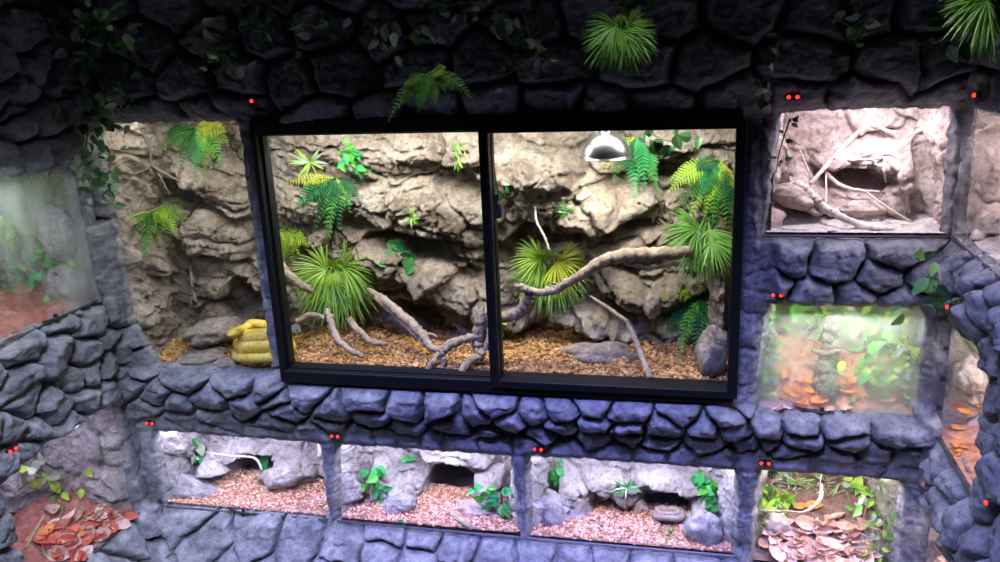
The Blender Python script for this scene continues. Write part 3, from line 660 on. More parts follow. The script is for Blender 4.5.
# ------------------------------------------------------------------ red indicator lights
def indicator(px, py, wall, label, two=True):
    p = at(px, py) if wall == 'F' else atX(px, py, XL if wall == 'L' else XR)
    if wall == 'F':
        y = min(front_surface(p[0]+dx, p[2]+dz) for dx in (-.012, 0, .012) for dz in (-.006, 0, .006)); p = at(px, py, y-.004); t = np.array([1., 0, 0]); n = np.array([0, -1., 0])
    else:
        sf = surfL if wall == 'L' else surfR; sg = 1 if wall == 'L' else -1
        for _ in range(3): x = max(sg*sf(p[1]+dy, p[2]) for dy in (-.012, 0, .012))*sg; p = atX(px, py, x+sg*.004)
        t = np.array([0, 1., 0]); n = np.array([sg*1., 0, 0])
    e = empty('indicator_light', p, label, 'light', 'small red indicator lights on the rock')
    up = np.array([0, 0, 1.])
    mb = MB(); w = .017 if two else .009
    vs = []
    for d in (-.008, .002):
        for a, b_ in ((-1, -1), (1, -1), (1, 1), (-1, 1)): vs.append(p+t*a*w+up*b_*.007+n*d)
    mb.add(vs, [(3, 2, 1, 0), (4, 5, 6, 7)]+[(i, (i+1) % 4, 4+(i+1) % 4, 4+i) for i in range(4)]); mb.build('housing', 'cable', e, bevel=.001)
    for k in ((-1, 1) if two else (0,)):
        mb = MB(); c = p+t*k*.010+n*.003; tube(mb, [c-n*.003, c+n*.001, c+n*.003, c+n*.0045], [.0048, .0048, .004, .001], 10, 3); mb.build('led', 'led', e, smooth=True)
IND = [(252,101,'F','single red indicator light above the left corner of the black window frame',0),(793,97,'F','pair of red indicator lights above the bright upper right terrarium',1),
 (976,95,'R','single red indicator light at the top of the right corner',0),(777,295,'F','pair of red indicator lights above the misted terrarium',1),(765,463,'F','pair of red indicator lights over the leaf-littered terrarium',1),
 (538,449,'F','pair of red indicator lights on the lintel above the snake cave terrarium',1),(335,436,'F','pair of red indicator lights above the cave mouth terrarium',1),(150,423,'F','pair of red indicator lights above the lower terrarium furthest left',1),
 (12,450,'L','pair of red indicator lights on the left wall stones',1),(949,307,'R','single red indicator light below the trailing ivy at right',0),(926,484,'R','single red indicator light in the dark lower right corner',0),(988,503,'R','single red indicator light on the lower right boulders',0)]
for px, py, w, lb, two in IND: indicator(px, py, w, lb, bool(two))

# ------------------------------------------------------------------ plants
def unit(a): a = np.array(a, float); return a/(np.linalg.norm(a)+1e-9)
def frond_mesh(P0, P1, P2, width, rg, pairs=15, face=(0, -1, .35)):
    mb = MB(); n = 14; T = np.linspace(0, 1, n); c = np.array([(1-t)**2*P0+2*t*(1-t)*P1+t*t*P2 for t in T])
    tube(mb, c, [.0022, .0015, .0007], 4, raw=True)
    fc = unit(face); sp_ = float(np.linalg.norm(np.diff(c, axis=0), axis=1).sum())/pairs
    for k in range(pairs):
        t = .10+.90*(k+.5)/pairs; p = (1-t)**2*P0+2*t*(1-t)*P1+t*t*P2; tg = unit(2*(1-t)*(P1-P0)+2*t*(P2-P1))
        s = unit(np.cross(tg, fc)); w = width*(math.sin(math.pi*min(1, .18+.82*t)**.8)**.7)*(1 if t < .9 else .8)
        w = width*.98*min(1., .25+float(np.linalg.norm(np.cross(tg, fc)))**1.5)*min(1, (1-t)*1.5+.10)*min(1, .12+t*1.9)
        for sg in (-1, 1):
            d = unit(sg*s+tg*.45+np.array([0, 0, -.25])+fc*rg.normal(0, .12)); L = w*rg.uniform(.85, 1.1); b = unit(np.cross(d, fc))
            hw = min(L*.14, sp_*.27)
            q = [p, p+d*L*.35+b*hw, p+d*L*.75+b*hw*.7, p+d*L-np.array([0, 0, L*.12]), p+d*L*.75-b*hw*.7, p+d*L*.35-b*hw]
            mid = p+d*L*.5+fc*hw*.5
            mb.add(q+[mid], [(0, 1, 6), (1, 2, 6), (2, 3, 6), (3, 4, 6), (4, 5, 6), (5, 0, 6)])
    return mb
def fern(label, base, y, tips, width=14, group=None, name='fern', lift=16, out=.03, pairs=15, cat='plant'):
    """tips: (px,py,material[,arch px]) ; width in px"""
    rg = np.random.default_rng(int(base[0]*7+base[1]))
    P0 = on_rock(*base, .012, at(*base, y)) if y > 0 else on_rock(*base, .06, at(*base, y), OUTT)
    y = P0[1]; lim = .055 if y > .03 else -9; k = np.linalg.norm(P0-CAM)/F
    e = empty(name, P0, label, cat, group)
    allt = [(t, 1.) for t in tips]+[((t[0]+(base[0]-t[0])*rg.uniform(.1, .4)+rg.normal(0, 6), t[1]+(base[1]-t[1])*rg.uniform(.1, .35)+rg.normal(0, 5))+tuple(t[2:]), .85) for t in (tips if len(tips) > 9 else tips[::2])]
    for q_, (t, sc_) in enumerate(allt):
        tx, ty, m = t[:3]; ar = t[3] if len(t) > 3 else lift; w = sc_* (t[4] if len(t) > 4 else width)*k
        yo = y-out*rg.uniform(.6, 1.3); h_ = hit(tx, ty) if lim > 0 else None
        if h_ is not None: yo = min(yo, h_[0][1]-.015)
        yo = max(yo, lim); P2 = at(tx, ty, yo); y1 = (y+yo)/2-.008
        P1 = at(base[0]+(tx-base[0])*.55, base[1]+(ty-base[1])*.35-ar, max(y1, lim))
        frond_mesh(P0+rg.normal(0, .002, 3), P1, P2, w, rg, pairs).build('frond', m+'_deep' if (q_ % 2 and m+'_deep' in MT) else m, e)
    return e
def fan_mesh(c, d, r, rg, n=28, spread=80, face=(0, -1, .3), droop=.35):
    mb = MB(); fc = unit(face); d = unit(d); s = unit(np.cross(d, fc)); up = unit(np.cross(s, d))
    for k in range(n):
        a = math.radians(-spread+2*spread*(k+.5)/n+rg.normal(0, 2)); dr = unit(d*math.cos(a)+s*math.sin(a)+up*rg.normal(0, .10)+up*.15)
        L = r*rg.uniform(.82, 1.05)*(1-.18*abs(a)/1.6); b = unit(np.cross(dr, up)); W = r*.022
        prev = None; vs = []
        for j, (t, w) in enumerate(((0, .25), (.35, 1), (.65, .8), (.88, .35), (1., .03))):
            p = c+dr*L*t-np.array([0, 0, 1])*L*droop*t**2.2; vs += [p-b*W*w, p+up*W*w*.5, p+b*W*w]
        fs = []
        for j in range(4):
            o = j*3; fs += [(o, o+1, o+4, o+3), (o+1, o+2, o+5, o+4)]
        mb.add(vs, fs)
    return mb
def fan_palm(label, base, y, fans, group=None, out=.07, name='fan_palm'):
    """fans: (cx,cy,dirx,diry,radius px,material)"""
    rg = np.random.default_rng(int(base[0]*3+base[1]))
    P0 = on_rock(*base, .01, at(*base, y)) if y > 0 else on_rock(*base, .06, at(*base, y), OUTT)
    y = P0[1]; lim = .06 if y > .03 else -9; e = empty(name, P0, label, 'plant', group)
    fans = [(base[0]+(cx-base[0])*.5, base[1]+(cy-base[1])*.5, dx, dy, r*1.05, m) for cx, cy, dx, dy, r, m in fans]+[(base[0]+(cx-base[0])*.25, base[1]+(cy-base[1])*.3+3, dx+rg.normal(0, .4), abs(dy)+.3, r*.85, m) for cx, cy, dx, dy, r, m in fans[::2]]
    for (cx, cy, dx, dy, r, m) in fans:
        yo = y-out*rg.uniform(.5, 1.2)
        h_ = hit(cx+dx*r*.6, cy+dy*r*.6) if lim > 0 else None
        if h_ is not None: yo = min(yo, h_[0][1]-.03)
        yo = max(yo, lim); c = at(cx, cy, yo); k = np.linalg.norm(c-CAM)/F
        d = at(cx+dx*10, cy+dy*10, yo-.012)-c
        f = fan_mesh(c, d, r*k, rg, droop=.22).build('leaf', m, e)
        mb = MB(); mid = (P0+c)/2+np.array([0, -.01, .015]); tube(mb, [P0, mid, c], [.003, .0025, .002], 5, 4); mb.build('stalk', m, e)
    return e
def leaf(mb, p, d, nrm, L, W, curl=.15, seg=4):
    d = unit(d); nrm = unit(np.array(nrm)-(np.array(nrm)@d)*d); b = np.cross(d, nrm); vs = []; ws = [0.04, .75, 1., .78, .42, .0]; ts = [0, .16, .38, .62, .83, 1]
    for t, w in zip(ts, ws):
        m = p+d*L*t-nrm*L*curl*t*t; vs += [m-b*W/2*w+nrm*W*.12*w, m, m+b*W/2*w+nrm*W*.12*w]
    fs = []
    for j in range(len(ts)-1):
        o = j*3; fs += [(o, o+1, o+4, o+3), (o+1, o+2, o+5, o+4)]
    mb.add(vs, fs)
def ivy(label, pts, y, n, size, mats=('ivy',), spreadpx=10, name='ivy_sprig', group=None, wall='F', stem='twig', y2=None, asp=.6, cat='plant', hang=.5):
    rg = np.random.default_rng(int(pts[0][0]*11+pts[0][1]*3))
    f = (lambda a, b, yy: at(a, b, yy)) if wall == 'F' else ((lambda a, b, yy: atX(a, b, XL+yy)) if wall == 'L' else (lambda a, b, yy: atX(a, b, XR-yy)))
    y2 = y if y2 is None else y2
    inn = wall != 'F' or y > 0
    c = [on_rock(px, py, .016 if inn else .05, f(px, py, y+(y2-y)*i/max(1, len(pts)-1)), INN if inn else OUTT) for i, (px, py) in enumerate(pts)]
    if name == 'ivy_sprig' and 'dark oval' in label: c = [at(px, py, y) for px, py in pts]
    k = np.linalg.norm(c[0]-CAM)/F
    e = empty(name, c[0], label, cat, group); mb = MB(); 
    if len(c) < 2: c.append(c[0]+np.array([.002, -.004, -size*k]))
    C_ = catmull(c, 8); tube(mb, C_, [.0022, .0016, .001], 5, raw=True); mb.build('stem', stem, e)
    mbs = {m: MB() for m in mats}
    tv = unit(CAM-c[0])
    for i in range(n):
        q = C_[rg.integers(0, len(C_))]+rg.normal(0, 1, 3)*np.array([1, .35, 1])*spreadpx*k*.5
        d = np.array([rg.normal(0, 1), rg.normal(-.25, .4), rg.normal(-hang, .7)]); nr = tv+rg.normal(0, .45, 3); L = size*k*rg.uniform(.65, 1.2)
        leaf(mbs[mats[rg.integers(0, len(mats))]], q, d, nr, L, L*asp, .2)
    for m, b_ in mbs.items():
        if b_.v: b_.build('foliage', m, e)
    return e
def spiky(label, base, y, n, r, mats, up=.3, name='air_plant', wblade=.07):
    rg = np.random.default_rng(int(base[0]*5+base[1])); P0 = on_rock(*base, .012, at(*base, y)); k = np.linalg.norm(P0-CAM)/F; e = empty(name, P0, label, 'plant')
    for m in mats:
        mb = MB()
        for i in range(n//len(mats)):
            a = rg.uniform(0, 6.28); d = unit([math.cos(a), -rg.uniform(.2, 1), math.sin(a)*.8+up]); L = r*k*rg.uniform(.7, 1.1)
            leaf(mb, P0, d, unit(CAM-P0)+rg.normal(0, .2, 3), L, L*wblade*2, .35)
        mb.build('leaves', m, e)
    return e

LG, GR, TE, YG = 'lime', 'green', 'teal', 'yellow_green'
fern('bright lime fern at the top of the tall pane left of the pillar', (195, 128), .20, [(168,150,GR,8),(180,170,GR,8),(196,174,TE,6),(206,176,LG,4),(222,168,GR,10),(229,146,LG,10),(214,158,YG,8),(166,134,TE,4),(226,132,YG,6)], 13)
fern('lime green arching fern halfway down the tall left pane', (152, 212), .20, [(143,268,GR,14,12),(172,258,GR,16,12),(178,240,LG,16,12),(189,224,LG,12,11),(124,222,LG,4,10),(130,240,GR,8,10),(160,245,LG,8,12)], 12)
fern('large hanging fern with yellow upper fronds at top left of the sliding window', (335, 178), .20, [(284,184,YG,4,9),(345,208,YG,6,9),(293,212,TE,10,14),(314,233,TE,10,14),(326,239,GR,8,14),(339,230,TE,8,14),(350,213,TE,10,12),(305,222,GR,8,12)], 13, lift=10)
fern('small lime fern behind the left edge of the black frame', (276, 232), .16, [(309,247,LG,6,12),(294,268,LG,8,12),(284,262,LG,6,12),(300,256,YG,8,10),(270,262,LG,4,12)], 12)
fern('green fern hanging right of the silver heat lamp', (636, 138), .20, [(601,166,YG,8,9),(612,186,GR,8,11),(634,200,TE,6,13),(628,182,TE,6,12),(657,188,TE,12,14),(650,168,TE,10,12),(659,196,GR,10,10),(617,150,TE,3,8)], 13, lift=10)
fern('huge yellow-green fern spilling down the right end of the sliding window', (722, 162), .16, [(668,192,LG,8,14),(676,214,GR,8,15),(690,222,LG,8,15),(703,232,GR,8,14),(716,240,GR,6,14),(730,240,LG,4,14),(735,215,YG,6,12),(696,170,TE,6,13),(700,200,TE,6,14),(729,228,TE,4,12)], 15, pairs=17)
fan_palm('dark green fan palm hanging beneath the huge fern at the right', (708, 222), .18, [(690,236,-.9,.25,42,'palm_green'),(700,242,-.5,.8,40,'palm_green'),(712,240,.1,1,40,'palm_green'),(688,262,-.7,.7,34,'palm_green'),(700,270,-.1,1,36,'palm_green'),(716,262,.3,.9,30,'palm_green')])
fern('bluish green fern low beside the right rock column', (702, 296), .14, [(662,300,LG,6,11),(656,322,TE,8,12),(664,338,TE,8,12),(678,352,TE,8,12),(676,366,GR,6,11),(695,366,TE,5,12),(700,345,GR,6,12),(672,312,GR,6,12)], 12, pairs=16)
fan_palm('bushy light green fan palm left of centre in the sliding window', (335, 270), .20, [(318,270,-.8,-.15,40,'palm_light'),(352,266,.8,-.25,42,'palm_light'),(312,290,-.7,.55,38,'palm_green'),(330,290,-.1,1,44,'palm_green'),(352,285,.5,.85,46,'palm_light'),(366,278,.9,.5,36,'palm_green'),(336,266,0,-.9,22,'palm_light')])
fan_palm('pale green fan palm above the driftwood in the right pane', (550, 256), .20, [(532,262,-.8,.0,38,'palm_light'),(550,258,0,-.4,30,'palm_light'),(572,268,.8,.15,36,YG),(538,280,-.5,.9,40,'palm_green'),(556,282,.15,1,44,'palm_green'),(574,284,.7,.8,36,'palm_green')])
fern('dark green fern growing on the black rock above the sliding window', (428, 74), -.10, [(388,122,'palm_green',8,12),(404,86,'palm_green',4,9),(446,68,'palm_light',4,9),(436,106,'palm_green',8,12),(452,90,'palm_green',8,12),(474,102,'palm_green',12,11),(418,112,GR,6,11)], 12, lift=10)
fan_palm('dark fan palm sprouting on the black rock above the right pane', (620, 22), -.10, [(612,30,-.8,.4,34,'palm_green'),(606,46,-.55,.85,38,'palm_green'),(624,48,.25,1,40,'palm_green'),(640,40,.75,.6,34,'palm_green'),(636,30,.8,-.1,26,'palm_light'),(616,26,-.3,-.6,18,'palm_light')])
fan_palm('dark fan palm overhanging the top right corner', (990, -6), -.16, [(976,0,-.9,.3,46,'palm_green'),(985,8,-.7,.8,50,'palm_green'),(996,12,-.1,1,46,'palm_green'),(990,0,-1,-.05,40,'palm_light')], out=.05)
ivy('small green ivy tuft at the top of the left sliding pane', [(345, 148), (354, 165)], .22, 26, 11, ('teal', 'green'), 12)
spiky('pale green air plant beside the ivy at top left of the sliding window', (310, 162), .24, 26, 20, ('grey_leaf', 'palm_light'), .4)
spiky('tiny green air plant in the middle of the left sliding pane', (412, 218), .20, 16, 11, ('lime', 'green'), .1)
ivy('dark veined ivy on the rock right of the light green palm', [(392, 248), (400, 262)], .22, 9, 17, ('ivy', 'teal'), 14, asp=.75)
ivy('thin hanging green sprig at the top beside the window meeting stile', [(456, 136), (459, 150), (457, 164)], .20, 14, 12, ('palm_light', 'green'), 5, asp=.2, hang=1.6)
ivy('green leaves at the left edge of the right sliding pane', [(499, 180), (502, 196)], .20, 9, 12, ('teal', 'grey_leaf'), 9)
spiky('small pale rosette plant under the bright rock in the right pane', (567, 212), .21, 18, 13, ('grey_leaf', 'green'), .2)
ivy('dark oval leaves hanging at the top of the right sliding pane', [(650, 133), (665, 140), (685, 142), (700, 136)], .06, 16, 13, ('dark_leaf', 'dark_leaf', 'ivy'), 14, asp=.75, hang=.9)
ivy('fresh green leaf pair low beside the window meeting stile', [(505, 322), (507, 336)], .12, 5, 18, ('palm_light', 'lime'), 8)
ivy('dark broad leaves at the bottom left corner of the sliding window', [(290, 325), (298, 335)], .10, 7, 19, ('ivy', 'grey_leaf'), 11, asp=.75)
ivy('wispy grey branch tip plant beside the light green palm', [(365, 290), (377, 285)], .20, 10, 12, ('grey_leaf',), 12)
ivy('thin brown root tangle draped beneath the fern by the lamp', [(655, 195), (662, 210), (657, 222)], .22, 16, 14, ('twig', 'grey_leaf'), 12, asp=.12, name='moss_tangle')
# lower tanks
ivy('teal ivy cluster on the rock of the lowest left terrarium', [(195, 444), (200, 456)], .20, 16, 12, ('teal', 'teal', 'grey_leaf'), 10)
ivy('single green sprig on the gravel of the lowest left terrarium', [(262, 470), (270, 470)], .16, 5, 13, ('teal',), 8)
ivy('bright teal ivy cluster at the left of the cave mouth terrarium', [(374, 474), (380, 490)], .18, 26, 12, ('teal', 'teal', 'green'), 12)
ivy('bright teal ivy cluster at the right of the cave mouth terrarium', [(490, 492), (492, 504)], .12, 26, 12, ('teal', 'teal', 'green'), 12)
ivy('little leaf pair at the top rim of the cave mouth terrarium', [(403, 452), (406, 458)], .20, 4, 10, ('teal', 'grey_leaf'), 5)
ivy('fallen green leaf on the gravel of the cave mouth terrarium', [(402, 522), (406, 523)], .09, 2, 9, ('teal',), 2)
ivy('green ivy sprig at the top left of the snake cave terrarium', [(553, 465), (556, 476)], .18, 14, 11, ('teal', 'green'), 8)
spiky('pale star-shaped plant in the middle of the snake cave terrarium', (627, 488), .20, 22, 15, ('grey_leaf', 'teal'), .2)
ivy('long teal leaf garland hanging at the right of the snake cave terrarium', [(696, 474), (706, 480), (708, 496), (706, 508)], .12, 44, 11, ('teal', 'teal', 'green'), 8)
spiky('small grass tuft on the gravel before the snake cave', (671, 534), .10, 14, 9, ('palm_green',), .8)
ivy('lime banana-shaped leaves at the left of the leaf-littered terrarium', [(770, 505), (778, 496), (786, 505)], .16, 14, 22, ('lime', 'palm_light', 'green'), 14, asp=.35)
ivy('green moss sprays down the left side of the leaf-littered terrarium', [(766, 488), (768, 505), (766, 530)], .12, 70, 8, ('lime', 'palm_green', 'grey_leaf'), 12)
ivy('green moss sprays down the right side of the leaf-littered terrarium', [(862, 490), (874, 500), (884, 520), (880, 545)], .18, 130, 8, ('palm_light', 'palm_green', 'grey_leaf'), 22)
ivy('tangled grey green roots along the top of the leaf-littered terrarium', [(775, 482), (800, 485), (830, 486), (850, 490)], .28, 110, 13, ('grey_leaf', 'twig', 'palm_green'), 18, asp=.12)
ivy('single tall lime leaf at the top of the leaf-littered terrarium', [(853, 492), (852, 484)], .16, 3, 14, ('lime',), 4, hang=-1)
ivy('grey dry grass tangle at the right of the curled leaves', [(870, 530), (880, 550)], .14, 60, 18, ('grey_leaf', 'twig'), 24, asp=.08)
# misted tank C
ivy('green shrub behind the misted pane at its right side', [(875, 340), (880, 365), (876, 395)], .20, 110, 15, ('lime', 'green', 'palm_green'), 30)
ivy('pale mossy vine at the right edge of the misted terrarium', [(908, 330), (910, 360), (905, 385)], .10, 60, 9, ('palm_light', 'grey_leaf', 'lime'), 12)
ivy('green and yellow moss at the left edge of the misted terrarium', [(772, 345), (768, 370), (768, 400)], .10, 70, 8, ('lime', 'palm_green', 'grey_leaf'), 10)
ivy('soft green foliage high behind the misted pane', [(790, 325), (830, 330), (860, 325)], .30, 120, 18, ('palm_light', 'green', 'grey_leaf'), 36)
# left wall tanks
ivy('bright lime plant at the edge of the misted left wall pane', [(2, 225), (8, 236)], -.12, 22, 18, ('lime', 'palm_light'), 16, wall='L')
ivy('green foliage deep inside the misted left wall terrarium', [(45, 240), (50, 270), (45, 295)], -.22, 110, 11, ('green', 'teal', 'palm_green'), 34, wall='L', asp=.5)
ivy('round-leaved creeper in the lower left wall terrarium', [(20, 475), (40, 470), (60, 480), (75, 470)], -.06, 24, 11, ('lime', 'grey_leaf', 'palm_light'), 20, wall='L', asp=.7)
ivy('small leafy twig low in the lower left wall terrarium', [(60, 520), (64, 505), (72, 495)], -.05, 8, 9, ('lime', 'palm_green'), 8, wall='L')
# outside ivy
ivy('trailing ivy with fresh green leaves hanging at the right corner', [(938, 268), (940, 285), (930, 295), (945, 312)], -.10, 20, 18, ('palm_green', 'dark_leaf', 'dark_leaf', 'ivy', 'ivy'), 26, asp=.55)
DK = ('dark_leaf', 'ivy', 'dark_leaf', 'grey_leaf')
ivy('thick ivy mat covering the top left corner rock', [(40, 10), (75, 15), (100, 25), (115, 40)], -.14, 110, 13, DK, 44)
ivy('ivy strand with pale leaves on the dark left corner', [(60, 82), (75, 78), (90, 84), (118, 94)], -.12, 16, 12, DK, 20)
ivy('ivy strand beside the top of the misted left wall window', [(110, 90), (122, 105), (100, 125), (92, 145)], -.10, 34, 12, DK, 20)
ivy('ivy hanging over the corner between the left wall and tall pane', [(88, 135), (84, 160), (95, 180), (108, 190)], -.06, 60, 12, ('dark_leaf', 'ivy', 'grey_leaf'), 26)
ivy('pale leaf vine high above the tall left pane', [(196, 38), (212, 48), (225, 52), (232, 70)], -.13, 18, 13, ('grey_leaf', 'dark_leaf', 'ivy'), 20)
ivy('dark stringy vine along the top edge left of centre', [(235, 5), (260, 2), (270, 15), (245, 30)], -.14, 34, 11, DK, 24)
ivy('pale leafed sprig above the left corner of the sliding window', [(300, 22), (316, 24), (330, 24), (318, 45)], -.13, 16, 13, ('grey_leaf', 'ivy', 'dark_leaf'), 20)
ivy('grey leafed vine left of the dark fern', [(363, 14), (380, 30), (398, 34), (420, 42)], -.13, 18, 13, ('grey_leaf', 'grey_leaf', 'ivy'), 22)
ivy('dense ivy bunch at the top edge near the centre', [(440, 8), (470, 2), (500, 6), (530, 12)], -.14, 60, 11, DK, 26)
ivy('thin drooping vine between the dark fern and the fan palm', [(525, 15), (530, 40), (535, 55), (505, 76)], -.13, 22, 11, ('grey_leaf', 'dark_leaf', 'dark_leaf'), 18)
ivy('dark leaves crowning the fan palm above the right pane', [(618, 2), (636, 4), (644, 12)], -.14, 16, 12, DK, 18)
ivy('pale lit sprig on the dark rock above the upper right terrarium', [(836, 16), (850, 26), (866, 20), (848, 42)], -.13, 18, 14, ('grey_leaf', 'dark_leaf', 'ivy'), 18)
ivy('thin ivy trailing down the dark pillar above the upper right terrarium', [(778, 42), (776, 62), (768, 82), (770, 100)], -.13, 14, 11, ('grey_leaf', 'dark_leaf'), 12)
ivy('broad pale leaves under the top right palm', [(918, 44), (936, 42), (952, 34), (930, 56)], -.14, 9, 18, ('grey_leaf', 'dark_leaf', 'dark_leaf'), 18)
ivy('tiny dark leaves on the rock left of the upper right terrarium', [(790, 118), (780, 150), (776, 172)], -.02, 10, 7, ('ivy', 'dark_leaf'), 8)

# ------------------------------------------------------------------ driftwood and branches
def branch(label, runs, mat='wood', name='driftwood', wall='F', cat='branch', rough=.10):
    """runs: list of [(px,py,y)...], radii px"""
    f = at if wall == 'F' else ((lambda a, b, yy: atX(a, b, XL+yy)) if wall == 'L' else (lambda a, b, yy: atX(a, b, XR-yy)))
    e = None
    for i, (pts, rad) in enumerate(runs):
        k = np.linalg.norm(f(*pts[0])-CAM)/F; mr = float(np.mean(rad))*k; c = [in_front(p[0], p[1], f(*p), mr*.7) for p in pts]
        if e is None: e = empty(name, c[0], label, cat)
        mb = MB(); C_ = catmull(c, 9); rg = np.random.default_rng(len(label)+i)
        C_ = C_+rg.normal(0, .25, C_.shape)*k*np.mean(rad)*.5
        tube(mb, C_, [r*k for r in rad], 9, raw=True, rough=rough, seed=i)
        mb.build('trunk' if i == 0 else 'limb', mat, e, smooth=True)
    return e
branch('long curved driftwood limb arching across the right sliding pane', [
 ([(502,318,.10),(520,312,.10),(527,300,.10),(528,290,.09),(518,287,.08)], [5.5, 6, 6.5, 4, 2]),
 ([(516,285,.08),(530,291,.08),(548,292,.08),(565,285,.08),(590,268,.10),(615,257,.12),(645,255,.15),(690,252,.20)], [2.5, 3.2, 4, 4.5, 5, 6.5, 7, 6]),
 ([(625,262,.13),(650,268,.15),(680,263,.18)], [3, 2.2, 1.5]), ([(560,287,.09),(556,284,.08),(548,282,.07)], [2, 1.2, .5])])
branch('thick knotted root by the window meeting stile', [
 ([(502,318,.10),(488,312,.10),(480,320,.10),(478,345,.09),(482,358,.07)], [5, 6, 6, 6, 4]),
 ([(488,312,.10),(492,330,.09),(486,350,.08)], [5, 5, 3]), ([(480,335,.09),(462,340,.08),(448,348,.07),(440,356,.06)], [4, 4, 3.5, 3]), ([(484,352,.08),(470,362,.05),(460,373,.03)], [4.5, 4, 4])])
branch('pale forked driftwood leaning from the light green palm to the bark', [
 ([(368,290,.20),(388,303,.17),(408,321,.14),(422,334,.11),(430,347,.08),(440,352,.07)], [3, 4.5, 5, 4.5, 3.5, 3]),
 ([(375,297,.18),(398,318,.15),(415,334,.12),(425,346,.09)], [3, 3, 3, 2]), ([(440,352,.07),(450,342,.08),(466,338,.09),(480,334,.10)], [3, 2.5, 2.5, 2.5]),
 ([(440,352,.07),(433,362,.05),(426,372,.04)], [3, 3, 2.5]), ([(440,352,.07),(444,360,.06),(442,368,.05)], [2.5, 2.5, 1.5]), ([(420,337,.11),(430,334,.11),(438,337,.1)], [2, 1.5, .7])])
branch('grey root curving down below the light green palm', [([(328,310,.16),(331,325,.13),(338,340,.10),(350,350,.08),(362,356,.06)], [3, 3.5, 3.5, 3, 2.5]), ([(348,318,.17),(360,332,.14),(372,342,.12),(386,344,.12)], [3.5, 3.5, 3, 2])])
branch('brown stick behind the lime fern at the left frame edge', [([(278,262,.18),(288,275,.17),(300,284,.17),(312,292,.18)], [4, 4.5, 4, 3]), ([(296,322,.16),(310,315,.18),(325,318,.18)], [2.5, 3, 2])])
branch('bare pale stick standing on the bark at the right', [([(628,322,.16),(633,335,.13),(640,352,.09),(650,378,.04)], [2.2, 2.8, 3, 3]), ([(590,296,.22),(605,306,.2),(628,322,.16)], [1, 2, 2.2])])
branch('thin twig on the rock above the pale fan palm', [([(535,207,.22),(537,222,.2),(545,238,.19),(549,250,.19)], [1.2, 1.2, 1.3, 1.2])], 'wood_pale', 'twig')
branch('branching creeper roots on the rock behind the tall left pane', [([(142,130,.26),(150,152,.24),(152,165,.24),(168,175,.24),(190,187,.24)], [1, 1.3, 1.4, 1.2, .7]), ([(152,165,.24),(140,172,.24),(122,176,.24)], [1.2, 1, .8]), ([(155,168,.24),(163,182,.24),(170,195,.24)], [1, .9, .5])], 'twig', 'creeper_root')
branch('white dead branch sweeping across the bright upper right terrarium', [
 ([(796,182,.14),(812,196,.12),(824,208,.10),(842,217,.08),(866,227,.07),(895,229,.07)], [4, 4.5, 4, 3.5, 3, 2]),
 ([(810,184,.2),(826,166,.22),(842,148,.24),(858,132,.26),(876,118,.28)], [1.6, 2, 2, 2, 1.6]), ([(876,118,.28),(882,128,.26),(896,134,.25)], [1.8, 1.6, 1.2]),
 ([(826,172,.2),(838,184,.18),(856,190,.17),(880,192,.17)], [2, 2, 1.6, 1]), ([(826,210,.11),(826,190,.15),(826,175,.18)], [1.2, 1, .8]), ([(866,192,.17),(888,208,.12),(912,222,.1)], [1, 1, .6]), ([(800,150,.2),(806,165,.2),(812,180,.2)], [.8, 1, 1])], 'wood_pale', 'dead_branch')
branch('thin twig ledge in the middle of the bright upper right terrarium', [([(834,158,.2),(856,160,.2),(884,158,.2)], [1.5, 1.5, 1.2]), ([(862,156,.2),(882,152,.18),(898,158,.2)], [1, 1, .8]), ([(870,158,.2),(880,166,.19),(896,162,.2)], [1, 1, .6]), ([(885,150,.2),(884,170,.2),(886,182,.18)], [1, 1, .8])], 'wood_pale', 'twig_ledge')
branch('black stick lying at the front of the bright upper right terrarium', [([(828,232,.05),(850,233,.05),(880,231,.05)], [1.4, 1.6, 1])], 'cable', 'stick')
branch('grey branch inside the upper right wall terrarium', [([(976,240,-.06),(985,226,-.10),(1000,220,-.10),(1020,222,-.10)], [5, 5, 5, 5])], 'wood_pale', 'dead_branch', wall='R')
branch('slender curved twig arching over the curled leaves', [([(762,511,.10),(785,511,.10),(803,512,.10),(815,505,.12),(821,496,.16),(821,484,.2)], [.8, .9, 1.2, 2, 2, 1.6])], 'wood', 'twig')
branch('thin stick on the gravel of the lowest left terrarium', [([(247,512,.06),(243,507,.06),(250,511,.055),(260,513,.05)], [.8, .8, .8, .8])], 'twig', 'stick')
branch('pale bent twig on the rock of the lowest left terrarium', [([(206,452,.15),(230,456,.13),(254,458,.12),(262,470,.12)], [.6, .8, 1, 1])], 'wood_pale', 'twig')
branch('flat bark strip lying on the gravel of the cave mouth terrarium', [([(448,512,.11),(460,520,.09),(472,528,.07)], [3, 3.4, 3])], 'gravel_wood' if 'gravel_wood' in MT else 'wood', 'bark_strip')
branch('dark stick leaning in the lower left wall terrarium', [([(26,548,-.02),(36,530,-.05),(44,516,-.08)], [1.4, 1.6, 1.2])], 'twig', 'stick', wall='L')
# moss-hung trunk in tank C
branch('dark moss-hung trunk standing behind the misted pane', [([(828,316,.20),(830,340,.20),(828,370,.18),(826,398,.15)], [4, 7, 8, 12])], 'mossy', 'mossy_trunk', rough=.35)
branch('dark forked perch halfway up the misted terrarium', [([(812,350,.17),(825,354,.17),(840,350,.17)], [2, 3.5, 2])], 'twig', 'perch')

